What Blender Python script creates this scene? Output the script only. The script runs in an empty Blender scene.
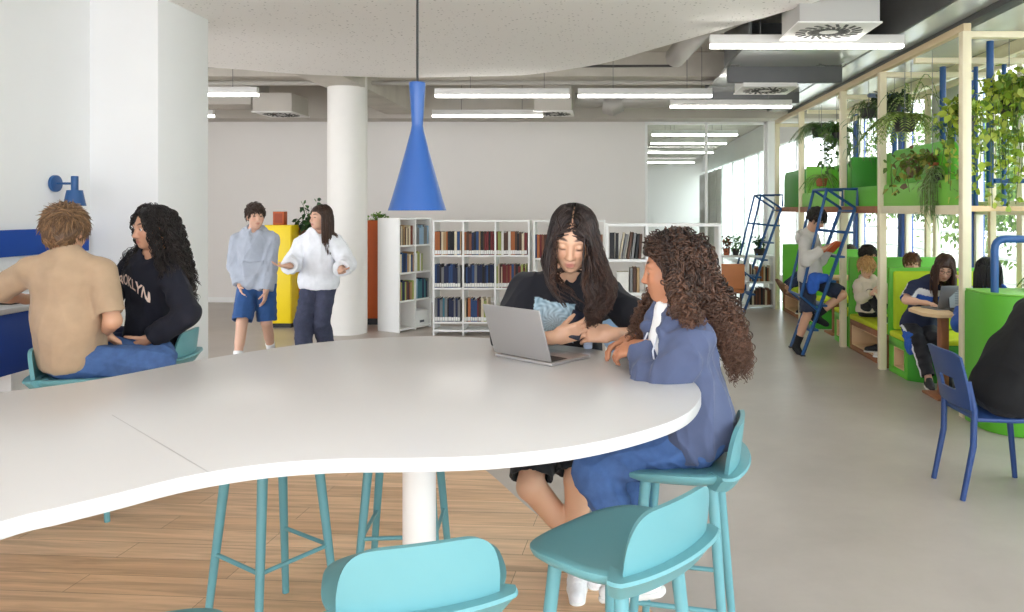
import bpy, bmesh, math, random
import numpy as np
from mathutils import Vector, Matrix
from mathutils.bvhtree import BVHTree

random.seed(7)
RNG = np.random.default_rng(11)
PI = math.pi
SC = bpy.context.scene
COL = SC.collection
EYE, FPX, U0, V0 = 1.62, 760.0, 603.0, 209.0


def P(u, v, d):
    """A point seen at photo position (u, v), d metres into the room."""
    return np.array([(u - U0) * d / FPX, d, EYE - (v - V0) * d / FPX])


def V3(*a):
    return np.array(a, float)


def nrm(v):
    v = np.asarray(v, float)
    return v / max(np.linalg.norm(v), 1e-9)


# ---------------------------------------------------------------- materials
def lin(c):
    out = []
    for x in c[:3]:
        x = x / 255.0
        out.append(x / 12.92 if x <= 0.04045 else ((x + 0.055) / 1.055) ** 2.4)
    return tuple(out) + (1.0,)


MATS = {}


def M(name, color=(200, 200, 200), rough=0.5, metal=0.0, var=0.0, scale=8.0, bump=0.0, bscale=60.0, vcol=False,
      emit=0.0, coat=0.0, sheen=0.0, sss=0.0, spec=0.5):
    if name in MATS:
        return MATS[name]
    m = bpy.data.materials.new(name)
    m.use_nodes = True
    nt = m.node_tree
    b = nt.nodes['Principled BSDF']
    b.inputs['Roughness'].default_value = rough
    b.inputs['Metallic'].default_value = metal
    b.inputs['Base Color'].default_value = lin(color)
    b.inputs['Specular IOR Level'].default_value = spec
    if coat:
        b.inputs['Coat Weight'].default_value = coat
        b.inputs['Coat Roughness'].default_value = 0.1
    if sheen:
        b.inputs['Sheen Weight'].default_value = sheen
    if sss:
        b.inputs['Subsurface Weight'].default_value = sss
        b.inputs['Subsurface Radius'].default_value = (0.02, 0.008, 0.004)
        b.inputs['Subsurface Scale'].default_value = 0.5
    src = None
    if vcol:
        a = nt.nodes.new('ShaderNodeVertexColor')
        a.layer_name = 'Col'
        src = a.outputs['Color']
    if var or bump:
        tc = nt.nodes.new('ShaderNodeTexCoord')
    if var:
        n = nt.nodes.new('ShaderNodeTexNoise')
        n.inputs['Scale'].default_value = scale
        n.inputs['Detail'].default_value = 4
        nt.links.new(tc.outputs['Object'], n.inputs['Vector'])
        mr = nt.nodes.new('ShaderNodeMapRange')
        mr.inputs['From Min'].default_value = 0.3
        mr.inputs['From Max'].default_value = 0.7
        mr.inputs['To Min'].default_value = 1 - var
        mr.inputs['To Max'].default_value = 1 + var
        nt.links.new(n.outputs['Fac'], mr.inputs['Value'])
        mx = nt.nodes.new('ShaderNodeMix')
        mx.data_type = 'RGBA'
        mx.blend_type = 'MULTIPLY'
        mx.inputs['Factor'].default_value = 1
        if src:
            nt.links.new(src, mx.inputs['A'])
        else:
            mx.inputs['A'].default_value = lin(color)
        nt.links.new(mr.outputs['Result'], mx.inputs['B'])
        src = mx.outputs['Result']
    if src:
        nt.links.new(src, b.inputs['Base Color'])
    if bump:
        n2 = nt.nodes.new('ShaderNodeTexNoise')
        n2.inputs['Scale'].default_value = bscale
        n2.inputs['Detail'].default_value = 3
        nt.links.new(tc.outputs['Object'], n2.inputs['Vector'])
        bp = nt.nodes.new('ShaderNodeBump')
        bp.inputs['Strength'].default_value = bump
        bp.inputs['Distance'].default_value = 0.004
        nt.links.new(n2.outputs['Fac'], bp.inputs['Height'])
        nt.links.new(bp.outputs['Normal'], b.inputs['Normal'])
    if emit:
        b.inputs['Emission Color'].default_value = lin(color)
        b.inputs['Emission Strength'].default_value = emit
    MATS[name] = m
    return m


# ---------------------------------------------------------------- objects
def tag(o, label=None, cat=None, group=None, kind=None):
    if label:
        o['label'] = label
    if cat:
        o['category'] = cat
    if group:
        o['group'] = group
    if kind:
        o['kind'] = kind
    return o


def thing(name, label, cat, loc=(0, 0, 0), rz=0.0, group=None):
    o = bpy.data.objects.new(name, None)
    COL.objects.link(o)
    o.location = tuple(float(x) for x in loc)
    o.rotation_euler = (0, 0, rz)
    o.empty_display_size = 0.1
    return tag(o, label, cat, group)


def mesh_obj(name, verts, faces, mat, parent=None, smooth=True, angle=None, cols=None, loc=None, midx=None, fix=True):
    me = bpy.data.meshes.new(name)
    if isinstance(faces, np.ndarray):
        verts = np.asarray(verts, np.float32)
        nv, nf, k = len(verts), len(faces), faces.shape[1]
        me.vertices.add(nv)
        me.vertices.foreach_set('co', verts.ravel())
        me.loops.add(nf * k)
        me.polygons.add(nf)
        me.polygons.foreach_set('loop_start', np.arange(0, nf * k, k, dtype=np.int32))
        me.loops.foreach_set('vertex_index', faces.astype(np.int32).ravel())
        me.update(calc_edges=True)
        me.validate()
    else:
        me.from_pydata([tuple(v) for v in verts], [], [tuple(f) for f in faces])
        if fix:
            bm = bmesh.new()
            bm.from_mesh(me)
            bmesh.ops.recalc_face_normals(bm, faces=bm.faces)
            bm.to_mesh(me)
            bm.free()
        me.update()
    for m in (mat if isinstance(mat, (list, tuple)) else [mat]):
        me.materials.append(m)
    if midx is not None:
        me.polygons.foreach_set('material_index', np.asarray(midx, np.int32))
    if smooth:
        me.polygons.foreach_set('use_smooth', [True] * len(me.polygons))
        if angle:
            me.set_sharp_from_angle(angle=math.radians(angle))
    if cols is not None:
        ca = me.color_attributes.new('Col', 'FLOAT_COLOR', 'POINT')
        c4 = np.ones((len(me.vertices), 4), np.float32)
        c4[:, :3] = cols
        ca.data.foreach_set('color', c4.ravel())
    o = bpy.data.objects.new(name, me)
    COL.objects.link(o)
    if parent is not None:
        o.parent = parent
    if loc is not None:
        o.location = tuple(float(x) for x in loc)
    return o


def copy_tree(o, loc=None, rz=None, label=None, group=None, parent=None):
    c = o.copy()
    COL.objects.link(c)
    if parent is not None:
        c.parent = parent
    if loc is not None:
        c.location = tuple(float(x) for x in loc)
    if rz is not None:
        c.rotation_euler = (0, 0, rz)
    if label:
        c['label'] = label
    if group:
        c['group'] = group
    for ch in list(o.children):
        copy_tree(ch, parent=c)
    return c


class MB:
    """Collects shapes for ONE mesh."""

    def __init__(s):
        s.v, s.f, s.mi, s.cur = [], [], [], 0

    def add(s, vs, fs):
        n = len(s.v)
        s.v += [tuple(float(x) for x in v) for v in vs]
        s.f += [tuple(i + n for i in f) for f in fs]
        s.mi += [s.cur] * len(fs)
        return s

    def box(s, lo, hi, R=None, o=(0, 0, 0)):
        (x0, y0, z0), (x1, y1, z1) = lo, hi
        vs = [(x, y, z) for x in (x0, x1) for y in (y0, y1) for z in (z0, z1)]
        if R is not None:
            vs = [tuple(np.asarray(R) @ np.array(v) + np.array(o)) for v in vs]
        elif any(o):
            vs = [tuple(np.array(v) + np.array(o)) for v in vs]
        return s.add(vs, [(0, 1, 3, 2), (4, 6, 7, 5), (0, 4, 5, 1), (2, 3, 7, 6), (0, 2, 6, 4), (1, 5, 7, 3)])

    def cbox(s, c, size, R=None):
        h = np.array(size) / 2
        return s.box(tuple(-h), tuple(h), np.eye(3) if R is None else R, c)

    def prism(s, poly, z0, z1):
        n = len(poly)
        vs = [(p[0], p[1], z0) for p in poly] + [(p[0], p[1], z1) for p in poly]
        fs = [tuple(range(n))[::-1], tuple(range(n, 2 * n))]
        fs += [(i, (i + 1) % n, n + (i + 1) % n, n + i) for i in range(n)]
        return s.add(vs, fs)

    def extr(s, poly, axis, a, b):
        """2-D polygon extruded along an axis: 'x' -> poly is (y,z), 'y' -> poly is (x,z)."""
        n = len(poly)
        g = (lambda p, t: (t, p[0], p[1])) if axis == 'x' else (lambda p, t: (p[0], t, p[1]))
        vs = [g(p, a) for p in poly] + [g(p, b) for p in poly]
        fs = [tuple(range(n))[::-1], tuple(range(n, 2 * n))]
        fs += [(i, (i + 1) % n, n + (i + 1) % n, n + i) for i in range(n)]
        return s.add(vs, fs)

    def tube(s, pts, r, n=10, cap=True, closed=False):
        pts = [np.array(p, float) for p in pts]
        m = len(pts)
        rs = r if isinstance(r, (list, tuple, np.ndarray)) else [r] * m
        T = []
        for i in range(m):
            if closed:
                T.append(nrm(pts[(i + 1) % m] - pts[i - 1]))
            else:
                T.append(nrm(pts[min(i + 1, m - 1)] - pts[max(i - 1, 0)]))
        a = np.array([0, 0, 1.0]) if abs(T[0][2]) < 0.9 else np.array([1.0, 0, 0])
        u = nrm(np.cross(T[0], a))
        vs = []
        for i in range(m):
            u = nrm(u - T[i] * np.dot(u, T[i]))
            w = np.cross(T[i], u)
            vs += [pts[i] + rs[i] * (math.cos(2 * PI * k / n) * u + math.sin(2 * PI * k / n) * w) for k in range(n)]
        fs = []
        for i in range(m if closed else m - 1):
            j = (i + 1) % m
            fs += [(i * n + k, i * n + (k + 1) % n, j * n + (k + 1) % n, j * n + k) for k in range(n)]
        if cap and not closed:
            fs += [tuple(range(n))[::-1], tuple(range((m - 1) * n, m * n))]
        return s.add(vs, fs)

    def lathe(s, prof, c=(0, 0, 0), n=32, cap=True):
        vs = []
        for (r, z) in prof:
            vs += [(c[0] + r * math.cos(2 * PI * k / n), c[1] + r * math.sin(2 * PI * k / n), c[2] + z) for k in range(n)]
        fs = []
        for i in range(len(prof) - 1):
            fs += [(i * n + k, i * n + (k + 1) % n, (i + 1) * n + (k + 1) % n, (i + 1) * n + k) for k in range(n)]
        if cap:
            fs += [tuple(range(n))[::-1], tuple(range((len(prof) - 1) * n, len(prof) * n))]
        return s.add(vs, fs)

    def ball(s, c, r, n=12, R=None):
        r = np.array([r] * 3 if np.isscalar(r) else r, float)
        vs, fs = [], []
        for i in range(n + 1):
            t = PI * i / n
            for k in range(2 * n):
                p = PI * k / n
                q = r * np.array([math.sin(t) * math.cos(p), math.sin(t) * math.sin(p), math.cos(t)])
                if R is not None:
                    q = np.asarray(R) @ q
                vs.append(q + np.array(c))
        w = 2 * n
        for i in range(n):
            fs += [(i * w + k, i * w + (k + 1) % w, (i + 1) * w + (k + 1) % w, (i + 1) * w + k) for k in range(w)]
        return s.add(vs, fs)

    def build(s, name, mat, parent=None, bevel=0.0, seg=2, angle=35, smooth=True, loc=None, sub=0):
        o = mesh_obj(name, s.v, s.f, mat, parent, smooth, angle, loc=loc, midx=s.mi if isinstance(mat, (list, tuple)) else None)
        bm = bmesh.new()
        bm.from_mesh(o.data)
        bmesh.ops.remove_doubles(bm, verts=bm.verts, dist=1e-6)
        if bevel:
            es = [e for e in bm.edges if len(e.link_faces) == 2 and e.calc_face_angle(0) > math.radians(30)]
            bmesh.ops.bevel(bm, geom=es, offset=bevel, segments=seg, affect='EDGES', profile=0.5, clamp_overlap=True)
        bm.to_mesh(o.data)
        bm.free()
        if smooth:
            o.data.polygons.foreach_set('use_smooth', [True] * len(o.data.polygons))
            o.data.set_sharp_from_angle(angle=math.radians(angle))
        if sub:
            md = o.modifiers.new('sub', 'SUBSURF')
            md.levels = md.render_levels = sub
        return o


def rotz(a):
    c, s = math.cos(a), math.sin(a)
    return np.array([[c, -s, 0], [s, c, 0], [0, 0, 1.0]])


def rotx(a):
    c, s = math.cos(a), math.sin(a)
    return np.array([[1.0, 0, 0], [0, c, -s], [0, s, c]])


def axis_rot(v, ax, a):
    ax = nrm(ax)
    return v * math.cos(a) + np.cross(ax, v) * math.sin(a) + ax * np.dot(ax, v) * (1 - math.cos(a))


def catmull(pts, n, closed=False):
    pts = [np.array(p, float) for p in pts]
    out = []
    m = len(pts)
    for i in range(m if closed else m - 1):
        if closed:
            p0, p1, p2, p3 = pts[i - 1], pts[i], pts[(i + 1) % m], pts[(i + 2) % m]
        else:
            p0, p1, p2, p3 = pts[max(i - 1, 0)], pts[i], pts[i + 1], pts[min(i + 2, m - 1)]
        for k in range(n):
            t = k / n
            out.append(0.5 * (2 * p1 + (p2 - p0) * t + (2 * p0 - 5 * p1 + 4 * p2 - p3) * t * t + (3 * p1 - p0 - 3 * p2 + p3) * t ** 3))
    if not closed:
        out.append(pts[-1])
    return out


# ---------------------------------------------------------------- smooth solid sculpting
class Sculpt:
    """Blends tapered limbs and ellipsoids into ONE continuous surface (distance field + surface nets)."""

    def __init__(s, h):
        s.h, s.ops = h, []

    def cone(s, a, b, ra, rb, k=0.02, op=1, cut=False, cuta=False):
        s.ops.append(('c', np.asarray(a, float), np.asarray(b, float), ra, rb, k, op, cut, cuta))
        return s

    def ell(s, c, r, R=None, k=0.02, op=1):
        s.ops.append(('e', np.asarray(c, float), np.asarray(r, float), np.eye(3) if R is None else np.asarray(R, float), 0, k, op, 0, 0))
        return s

    def box(s, c, r, R=None, rad=0.01, k=0.01, op=1):
        s.ops.append(('b', np.asarray(c, float), np.asarray(r, float), np.eye(3) if R is None else np.asarray(R, float), rad, k, op, 0, 0))
        return s

    @staticmethod
    def bounds(o):
        if o[0] == 'c':
            r = max(o[3], o[4])
            return np.minimum(o[1], o[2]) - r, np.maximum(o[1], o[2]) + r
        e = np.abs(o[3]) @ o[2]
        return o[1] - e, o[1] + e

    def mesh(s, folds=None, seed=0):
        h = s.h
        lo = np.full(3, 1e9)
        hi = -lo
        for o in s.ops:
            if o[6] > 0:
                a, b = s.bounds(o)
                lo, hi = np.minimum(lo, a - 0.015), np.maximum(hi, b + 0.015)
        n = np.ceil((hi - lo) / h).astype(int) + 3
        F = np.full(n, 0.5, np.float32)
        ax = [lo[i] + h * np.arange(n[i]) for i in range(3)]
        for o in s.ops:
            a, b = s.bounds(o)
            mg = o[5] + 2.5 * h
            i0 = np.clip(np.floor((a - mg - lo) / h).astype(int), 0, n)
            i1 = np.clip(np.ceil((b + mg - lo) / h).astype(int) + 1, 0, n)
            if (i1 <= i0).any():
                continue
            X = ax[0][i0[0]:i1[0]].astype(np.float32)[:, None, None]
            Y = ax[1][i0[1]:i1[1]].astype(np.float32)[None, :, None]
            Z = ax[2][i0[2]:i1[2]].astype(np.float32)[None, None, :]
            if o[0] == 'c':
                A, B, ra, rb = o[1], o[2], o[3], o[4]
                ba = B - A
                L2 = max(float(ba @ ba), 1e-9)
                px, py, pz = X - A[0], Y - A[1], Z - A[2]
                t0 = (px * ba[0] + py * ba[1] + pz * ba[2]) / L2
                t = np.clip(t0, 0, 1)
                d = np.sqrt((px - ba[0] * t) ** 2 + (py - ba[1] * t) ** 2 + (pz - ba[2] * t) ** 2) - (ra + (rb - ra) * t)
                if o[7]:
                    d = np.maximum(d, (t0 - 1) * math.sqrt(L2))
                if o[8]:
                    d = np.maximum(d, -t0 * math.sqrt(L2))
            else:
                C, r, R = o[1], o[2], o[3]
                px, py, pz = X - C[0], Y - C[1], Z - C[2]
                q = [px * R[0, i] + py * R[1, i] + pz * R[2, i] for i in range(3)]
                if o[0] == 'e':
                    k0 = np.sqrt(sum((q[i] / r[i]) ** 2 for i in range(3)))
                    k1 = np.sqrt(sum((q[i] / r[i] ** 2) ** 2 for i in range(3))) + 1e-6
                    d = k0 * (k0 - 1) / k1
                else:
                    e = [np.abs(q[i]) - (r[i] - o[4]) for i in range(3)]
                    d = np.sqrt(sum(np.maximum(x, 0) ** 2 for x in e)) + np.minimum(np.maximum(np.maximum(e[0], e[1]), e[2]), 0) - o[4]
            d = d.astype(np.float32)
            sl = tuple(slice(i0[i], i1[i]) for i in range(3))
            f = F[sl]
            k = max(o[5], 1e-5)
            if o[6] > 0:
                g = np.maximum(k - np.abs(f - d), 0) / k
                F[sl] = np.minimum(f, d) - g * g * k * 0.25
            else:
                g = np.maximum(k - np.abs(f + d), 0) / k
                F[sl] = np.maximum(f, -d) + g * g * k * 0.25
        if folds:
            amp, wl = folds[0], folds[1]
            rg = np.random.default_rng(seed + 5)
            idx = np.argwhere(np.abs(F) < amp * 2.5 + h)
            p = lo + idx * h
            # domain-warped ripples, mostly running along the limb/garment
            w = np.stack([np.sin(p @ rg.normal(0, 9, 3) + rg.uniform(0, 6)) for _ in range(3)], 1) * 0.03
            q = p + w
            s_ = 0
            for _ in range(5):
                kv = rg.normal(0, 1, 3)
                kv = kv / np.linalg.norm(kv)
                kv[2] *= folds[2] if len(folds) > 2 else 1.0
                s_ = s_ + np.abs(np.sin(q @ kv * (2 * PI / (wl * rg.uniform(0.7, 1.5))) * 0.5 + rg.uniform(0, 6))) ** .7
            F[tuple(idx.T)] += (amp * np.clip((s_ / 5 - 0.7) * 3.2, -1.2, 1.0)).astype(np.float32)
        return surface_nets(F, lo, h)


def surface_nets(F, lo, h):
    S = F < 0
    # cells that straddle the surface
    c = S[:-1, :-1, :-1].astype(np.int8)
    tot = np.zeros_like(c)
    offs = [(i, j, k) for i in (0, 1) for j in (0, 1) for k in (0, 1)]
    n = np.array(F.shape) - 1
    for (i, j, k) in offs:
        tot = tot + S[i:i + n[0], j:j + n[1], k:k + n[2]]
    act = (tot > 0) & (tot < 8)
    cells = np.argwhere(act)
    index = np.full(act.shape, -1, np.int32)
    index[act] = np.arange(len(cells))
    val = np.stack([F[cells[:, 0] + o[0], cells[:, 1] + o[1], cells[:, 2] + o[2]] for o in offs], 1)
    pos = np.zeros((len(cells), 3))
    cnt = np.zeros(len(cells))
    for a in range(8):
        for ax in range(3):
            if offs[a][ax] == 0:
                ob = list(offs[a])
                ob[ax] = 1
                b = offs.index(tuple(ob))
                va, vb = val[:, a], val[:, b]
                cr = (va < 0) != (vb < 0)
                t = np.where(cr, va / np.where(cr, va - vb, 1), 0)
                q = np.tile(np.array(offs[a], float), (len(cells), 1))
                q[:, ax] += t
                pos[cr] += q[cr]
                cnt[cr] += 1
    verts = lo + (cells + pos / cnt[:, None]) * h
    quads = []
    for ax in range(3):
        b, c_ = (ax + 1) % 3, (ax + 2) % 3
        sl0 = [slice(1, -1)] * 3
        sl1 = [slice(1, -1)] * 3
        sl0[ax] = slice(0, -1)
        sl1[ax] = slice(1, None)
        s0, s1 = S[tuple(sl0)], S[tuple(sl1)]
        ed = np.argwhere(s0 != s1)
        fl = s0[tuple(ed.T)]
        base = ed.copy()
        for q in (b, c_):
            base[:, q] += 1
        def cell(db, dc):
            e = base.copy()
            e[:, b] -= db
            e[:, c_] -= dc
            return index[tuple(e.T)]
        q = np.stack([cell(1, 1), cell(0, 1), cell(0, 0), cell(1, 0)], 1)
        q[~fl] = q[~fl][:, ::-1]
        quads.append(q)
    quads = np.concatenate(quads)
    quads = quads[(quads >= 0).all(1)]
    return verts, quads


def smooth_mesh(v, f, it=1, lam=0.5):
    v = v.copy()
    e = np.concatenate([f[:, [0, 1]], f[:, [1, 2]], f[:, [2, 3]], f[:, [3, 0]]])
    for _ in range(it):
        s = np.zeros_like(v)
        c = np.zeros(len(v))
        for a, b in ((0, 1), (1, 0)):
            np.add.at(s, e[:, a], v[e[:, b]])
            np.add.at(c, e[:, a], 1)
        v += lam * (s / np.maximum(c, 1)[:, None] - v)
    return v


def tubes_mesh(paths, rad, nside=4):
    """paths (N,T,3), rad (N,T) -> verts, quads of N open tubes."""
    N, T, _ = paths.shape
    tg = np.gradient(paths, axis=1)
    tg /= np.linalg.norm(tg, axis=2, keepdims=True) + 1e-9
    ref = np.where(np.abs(tg[..., 2:3]) < 0.95, np.array([0, 0, 1.0]), np.array([1.0, 0, 0]))
    u = np.cross(tg, ref)
    u /= np.linalg.norm(u, axis=2, keepdims=True) + 1e-9
    w = np.cross(tg, u)
    ang = 2 * PI * np.arange(nside) / nside
    vs = paths[:, :, None, :] + rad[:, :, None, None] * (np.cos(ang)[None, None, :, None] * u[:, :, None, :] + np.sin(ang)[None, None, :, None] * w[:, :, None, :])
    vs = vs.reshape(-1, 3)
    i = np.arange(N)[:, None, None] * T * nside
    t = np.arange(T - 1)[None, :, None] * nside
    k = np.arange(nside)[None, None, :]
    a = i + t + k
    b = i + t + (k + 1) % nside
    q = np.stack([a, b, b + nside, a + nside], -1).reshape(-1, 4)
    return vs, q
# ================================================================= people
UP = V3(0, 0, 1)


def frame(f, u=UP):
    """Columns: left, forward, up."""
    f = nrm(f)
    l = nrm(np.cross(u, f))
    u2 = np.cross(f, l)
    return np.stack([l, f, u2], 1)


def ik(a, b, l1, l2, pole):
    a, b = np.asarray(a, float), np.asarray(b, float)
    d = b - a
    L = np.linalg.norm(d)
    if L > (l1 + l2) * 0.999:
        k = L / ((l1 + l2) * 0.999)
        l1, l2 = l1 * k, l2 * k
    L = max(L, abs(l1 - l2) + 1e-3)
    x = (l1 * l1 - l2 * l2 + L * L) / (2 * L)
    y = math.sqrt(max(l1 * l1 - x * x, 0))
    dn = d / max(np.linalg.norm(d), 1e-9)
    p = np.asarray(pole, float)
    p = nrm(p - dn * np.dot(p, dn))
    return a + dn * x + p * y


class Person:
    def __init__(s, label, pel, pf, chest, cf, head, hf, hu=UP, wrL=None, wrR=None, anL=None, anR=None, sc=1.0, h=0.0065,
                 skin=(205, 160, 130), polL=None, polR=None, kpL=None, kpR=None, handL=None, handR=None, toeL=None, toeR=None,
                 hs=None, shw=0.165, shLo=(0, 0, 0), shRo=(0, 0, 0), girth=1.0, lids=0.0, smile=0, curl=0.5, group=None, brow=(50, 35, 28), lips=None, foot_u=UP, gaze=None):
        s.sc, s.h, s.skin, s.girth, s.lids, s.brow, s.curl, s.gaze = sc, h, skin, girth, lids, brow, curl, gaze
        s.lips = lips
        s.pel, s.chest, s.head = map(lambda v: np.asarray(v, float), (pel, chest, head))
        s.hs = hs if hs else sc
        spine = nrm(s.chest - s.pel)
        s.PR = frame(np.asarray(pf, float) - spine * np.dot(pf, spine), spine)
        s.CR = frame(np.asarray(cf, float) - spine * np.dot(cf, spine), spine)
        s.HR = frame(nrm(hf), hu)
        l = s.CR[:, 0]
        s.shL = s.chest + l * shw * sc - s.CR[:, 2] * 0.075 * sc + np.array(shLo)
        s.shR = s.chest - l * shw * sc - s.CR[:, 2] * 0.075 * sc + np.array(shRo)
        pl = s.PR[:, 0]
        s.hiL = s.pel + pl * 0.085 * sc - s.PR[:, 2] * 0.02 * sc
        s.hiR = s.pel - pl * 0.085 * sc - s.PR[:, 2] * 0.02 * sc
        fw, dn = s.CR[:, 1], -UP
        s.wrL = np.asarray(wrL if wrL is not None else s.shL + dn * 0.5 * sc + fw * 0.06, float)
        s.wrR = np.asarray(wrR if wrR is not None else s.shR + dn * 0.5 * sc + fw * 0.06, float)
        s.elL = ik(s.shL, s.wrL, 0.27 * sc, 0.235 * sc, polL if polL is not None else dn * 0.6 - fw * 0.6 + l * 0.4)
        s.elR = ik(s.shR, s.wrR, 0.27 * sc, 0.235 * sc, polR if polR is not None else dn * 0.6 - fw * 0.6 - l * 0.4)
        pfw = s.PR[:, 1]
        s.anL = np.asarray(anL if anL is not None else s.hiL + dn * 0.8 * sc, float)
        s.anR = np.asarray(anR if anR is not None else s.hiR + dn * 0.8 * sc, float)
        s.knL = ik(s.hiL, s.anL, 0.41 * sc, 0.40 * sc, kpL if kpL is not None else pfw + UP * 0.3)
        s.knR = ik(s.hiR, s.anR, 0.41 * sc, 0.40 * sc, kpR if kpR is not None else pfw + UP * 0.3)
        s.toeL = nrm(toeL if toeL is not None else V3(pfw[0], pfw[1], 0))
        s.toeR = nrm(toeR if toeR is not None else V3(pfw[0], pfw[1], 0))
        # (direction, palm normal) of each hand
        s.handL, s.handR = handL, handR
        s.root = thing('person', label, 'person', (s.pel[0], s.pel[1], 0), group=group)
        s.rl = V3(s.pel[0], s.pel[1], 0)

    def put(s, name, v, f, mat, cols=None, parent=None, label=None, smooth=True, angle=None):
        o = mesh_obj(name, np.asarray(v) - s.rl, f, mat, parent if parent is not None else s.root, smooth, angle, cols=cols)
        if label:
            o['label'] = label
        return o

    # ---------------------------------------------------- shared volumes
    def torso(s, S, off, belly=0.0):
        c, g = s.sc, s.girth
        P_, C_ = s.PR, s.CR
        sp = s.chest - s.pel
        mid = frame(s.PR[:, 1] + s.CR[:, 1], nrm(sp))
        k = 0.05
        r = lambda a, b, d: (a * c * g + off, b * c * g + off, d * c + off)
        S.ell(s.pel + P_[:, 2] * 0.01 * c, r(.160, .108, .115), P_, k)
        S.ell(s.pel + sp * .42, r(.128 + belly, .094 + belly, .13), mid, k)
        S.ell(s.pel + sp * .70 + C_[:, 1] * .008, r(.146, .106, .155), C_, k)
        q = nrm(s.shR - s.shL) * 0.02 * c
        S.cone(s.shL + q, s.shR - q, .046 * c * g + off * .7, .046 * c * g + off * .7, k)
        for sh in (s.shL, s.shR):
            S.cone(s.chest + C_[:, 2] * .02 * c, sh + C_[:, 2] * .008 * c, .044 * c + off * .5, .034 * c + off * .6, .03)
        S.cone(s.chest - C_[:, 2] * .07 * c, s.chest + C_[:, 2] * .01 * c, .08 * c + off * .5, .052 * c + off * .4, k)

    def arm(s, S, side, off0, off1, t=2.0, k=0.025, cut=False, cuff=False):
        c = s.sc
        sh, el, wr = (s.shL, s.elL, s.wrL) if side == 'L' else (s.shR, s.elR, s.wrR)
        ru, re, rw = .046 * c * s.girth, .037 * c, .025 * c
        if t <= 1:
            e = sh + (el - sh) * t
            S.cone(sh, e, ru + off0, ru + (re - ru) * t + off1, k, cut=cut)
            ax = nrm(el - sh)
            if cut:
                rr = ru + (re - ru) * t
                S.cone(e + ax * .02, e - ax * .035, rr + off1 * .78, rr + off1 * .5, 0.004, op=-1)
            return
        om = (off0 + off1) / 2
        S.cone(sh, el, ru * .94 + off0, re + om, k)
        S.cone(sh + (el - sh) * .2, sh + (el - sh) * .7, ru * .92 + off0, ru * .84 + om, k)
        e = el + (wr - el) * min(t - 1, 1)
        rt = re + (rw - re) * min(t - 1, 1)
        S.cone(el, e, re + om, rt + off1, k, cut=cut)
        S.cone(el + (wr - el) * .1, el + (wr - el) * min(.45, t - 1), re * 1.0 + om, re * .94 + om * .8, k)
        if cuff:
            ax = nrm(wr - el)
            S.cone(e - ax * .045 * c, e, rt + off1 * .55, rt + off1 * .4, .008, cut=True)
        if cut:
            ax = nrm(wr - el)
            S.cone(e + ax * .02, e - ax * .02, rt + off1 * .3, rt + off1 * .2, 0.003, op=-1)

    def leg(s, S, side, off0, off1, t=2.0, k=0.03, cut=False, flare=0.0):
        c = s.sc
        hi, kn, an = (s.hiL, s.knL, s.anL) if side == 'L' else (s.hiR, s.knR, s.anR)
        g = s.girth
        rh, rk, ra = .083 * c * g, .053 * c * g, .036 * c
        if t <= 1:
            e = hi + (kn - hi) * t
            S.cone(hi, e, rh + off0, rh + (rk - rh) * t + off1, k, cut=cut)
            if cut:
                ax = nrm(kn - hi)
                rr = rh + (rk - rh) * t
                S.cone(e + ax * .02, e - ax * .05, rr + off1 * .8, rr + off1 * .55, 0.004, op=-1)
            return
        om = (off0 + off1) / 2
        S.cone(hi, kn, rh + off0, rk + om, k)
        e = kn + (an - kn) * min(t - 1, 1)
        rt = rk + (ra - rk) * min(t - 1, 1)
        S.cone(kn, e, rk + om, rt + off1, k, cut=cut)
        back = nrm(np.cross(np.cross(kn - an, kn - hi), kn - an) + 1e-6)
        bk = -nrm(s.PR[:, 1] - nrm(an - kn) * np.dot(s.PR[:, 1], nrm(an - kn)))
        S.cone(kn + (an - kn) * .15 + bk * .014 * c, kn + (an - kn) * .5 + bk * .008 * c, rk * .9 + om, rk * .8 + om * .9, k)
        if cut:
            ax = nrm(an - kn)
            S.cone(e + ax * .02, e - ax * .03, rt + off1 * .8, rt + off1 * .6, 0.004, op=-1)

    def headvol(s, S):
        c, R, q = s.head, s.HR, s.hs
        W = lambda l, f, u: c + R @ (np.array([l, f, u]) * q)
        r = lambda a, b, d: np.array([a, b, d]) * q
        S.ell(W(0, -.012, .035), r(.076, .096, .086), R, .02)
        S.ell(W(0, .03, -.02), r(.064, .066, .085), R, .03)
        S.ell(W(0, .04, -.062), r(.052, .052, .052), R, .03)
        S.ell(W(0, .068, -.095), r(.024, .022, .018), R, .025)
        for g in (1, -1):
            S.ell(W(.033 * g, .066, -.03), r(.026, .024, .024), R, .025)      # cheek
            S.ell(W(.030 * g, .080, .022), r(.026, .014, .010), R, .02)       # brow ridge
            S.ell(W(.032 * g, .103, .001), r(.019, .016, .012), R, .016, op=-1)
        if s.h < 0.005:
            for g in (1, -1):
                S.ell(W(.032 * g, .0800, .001), r(.0165, .0155, .0135), R, .005)
                hgt = .0068 * (1 - s.lids)
                if hgt > .001:
                    S.ell(W(.032 * g, .098, -.001 - .003 * s.lids), r(.0140, .014, hgt), R, .002, op=-1)
        S.cone(W(0, .090, .012), W(0, .110, -.034), .0085 * q, .0115 * q, .014)
        S.ell(W(0, .113, -.037), r(.011, .010, .009), R, .008)
        for g in (1, -1):
            S.ell(W(.012 * g, .102, -.040), r(.0085, .010, .008), R, .006)
        S.ell(W(0, .094, -.064), r(.021, .010, .0065), R, .007)               # upper lip
        S.ell(W(0, .093, -.077), r(.018, .010, .007), R, .007)                # lower lip
        S.ell(W(0, .106, -.0705), r(.024, .008, .0016), R, .003, op=-1)
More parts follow.
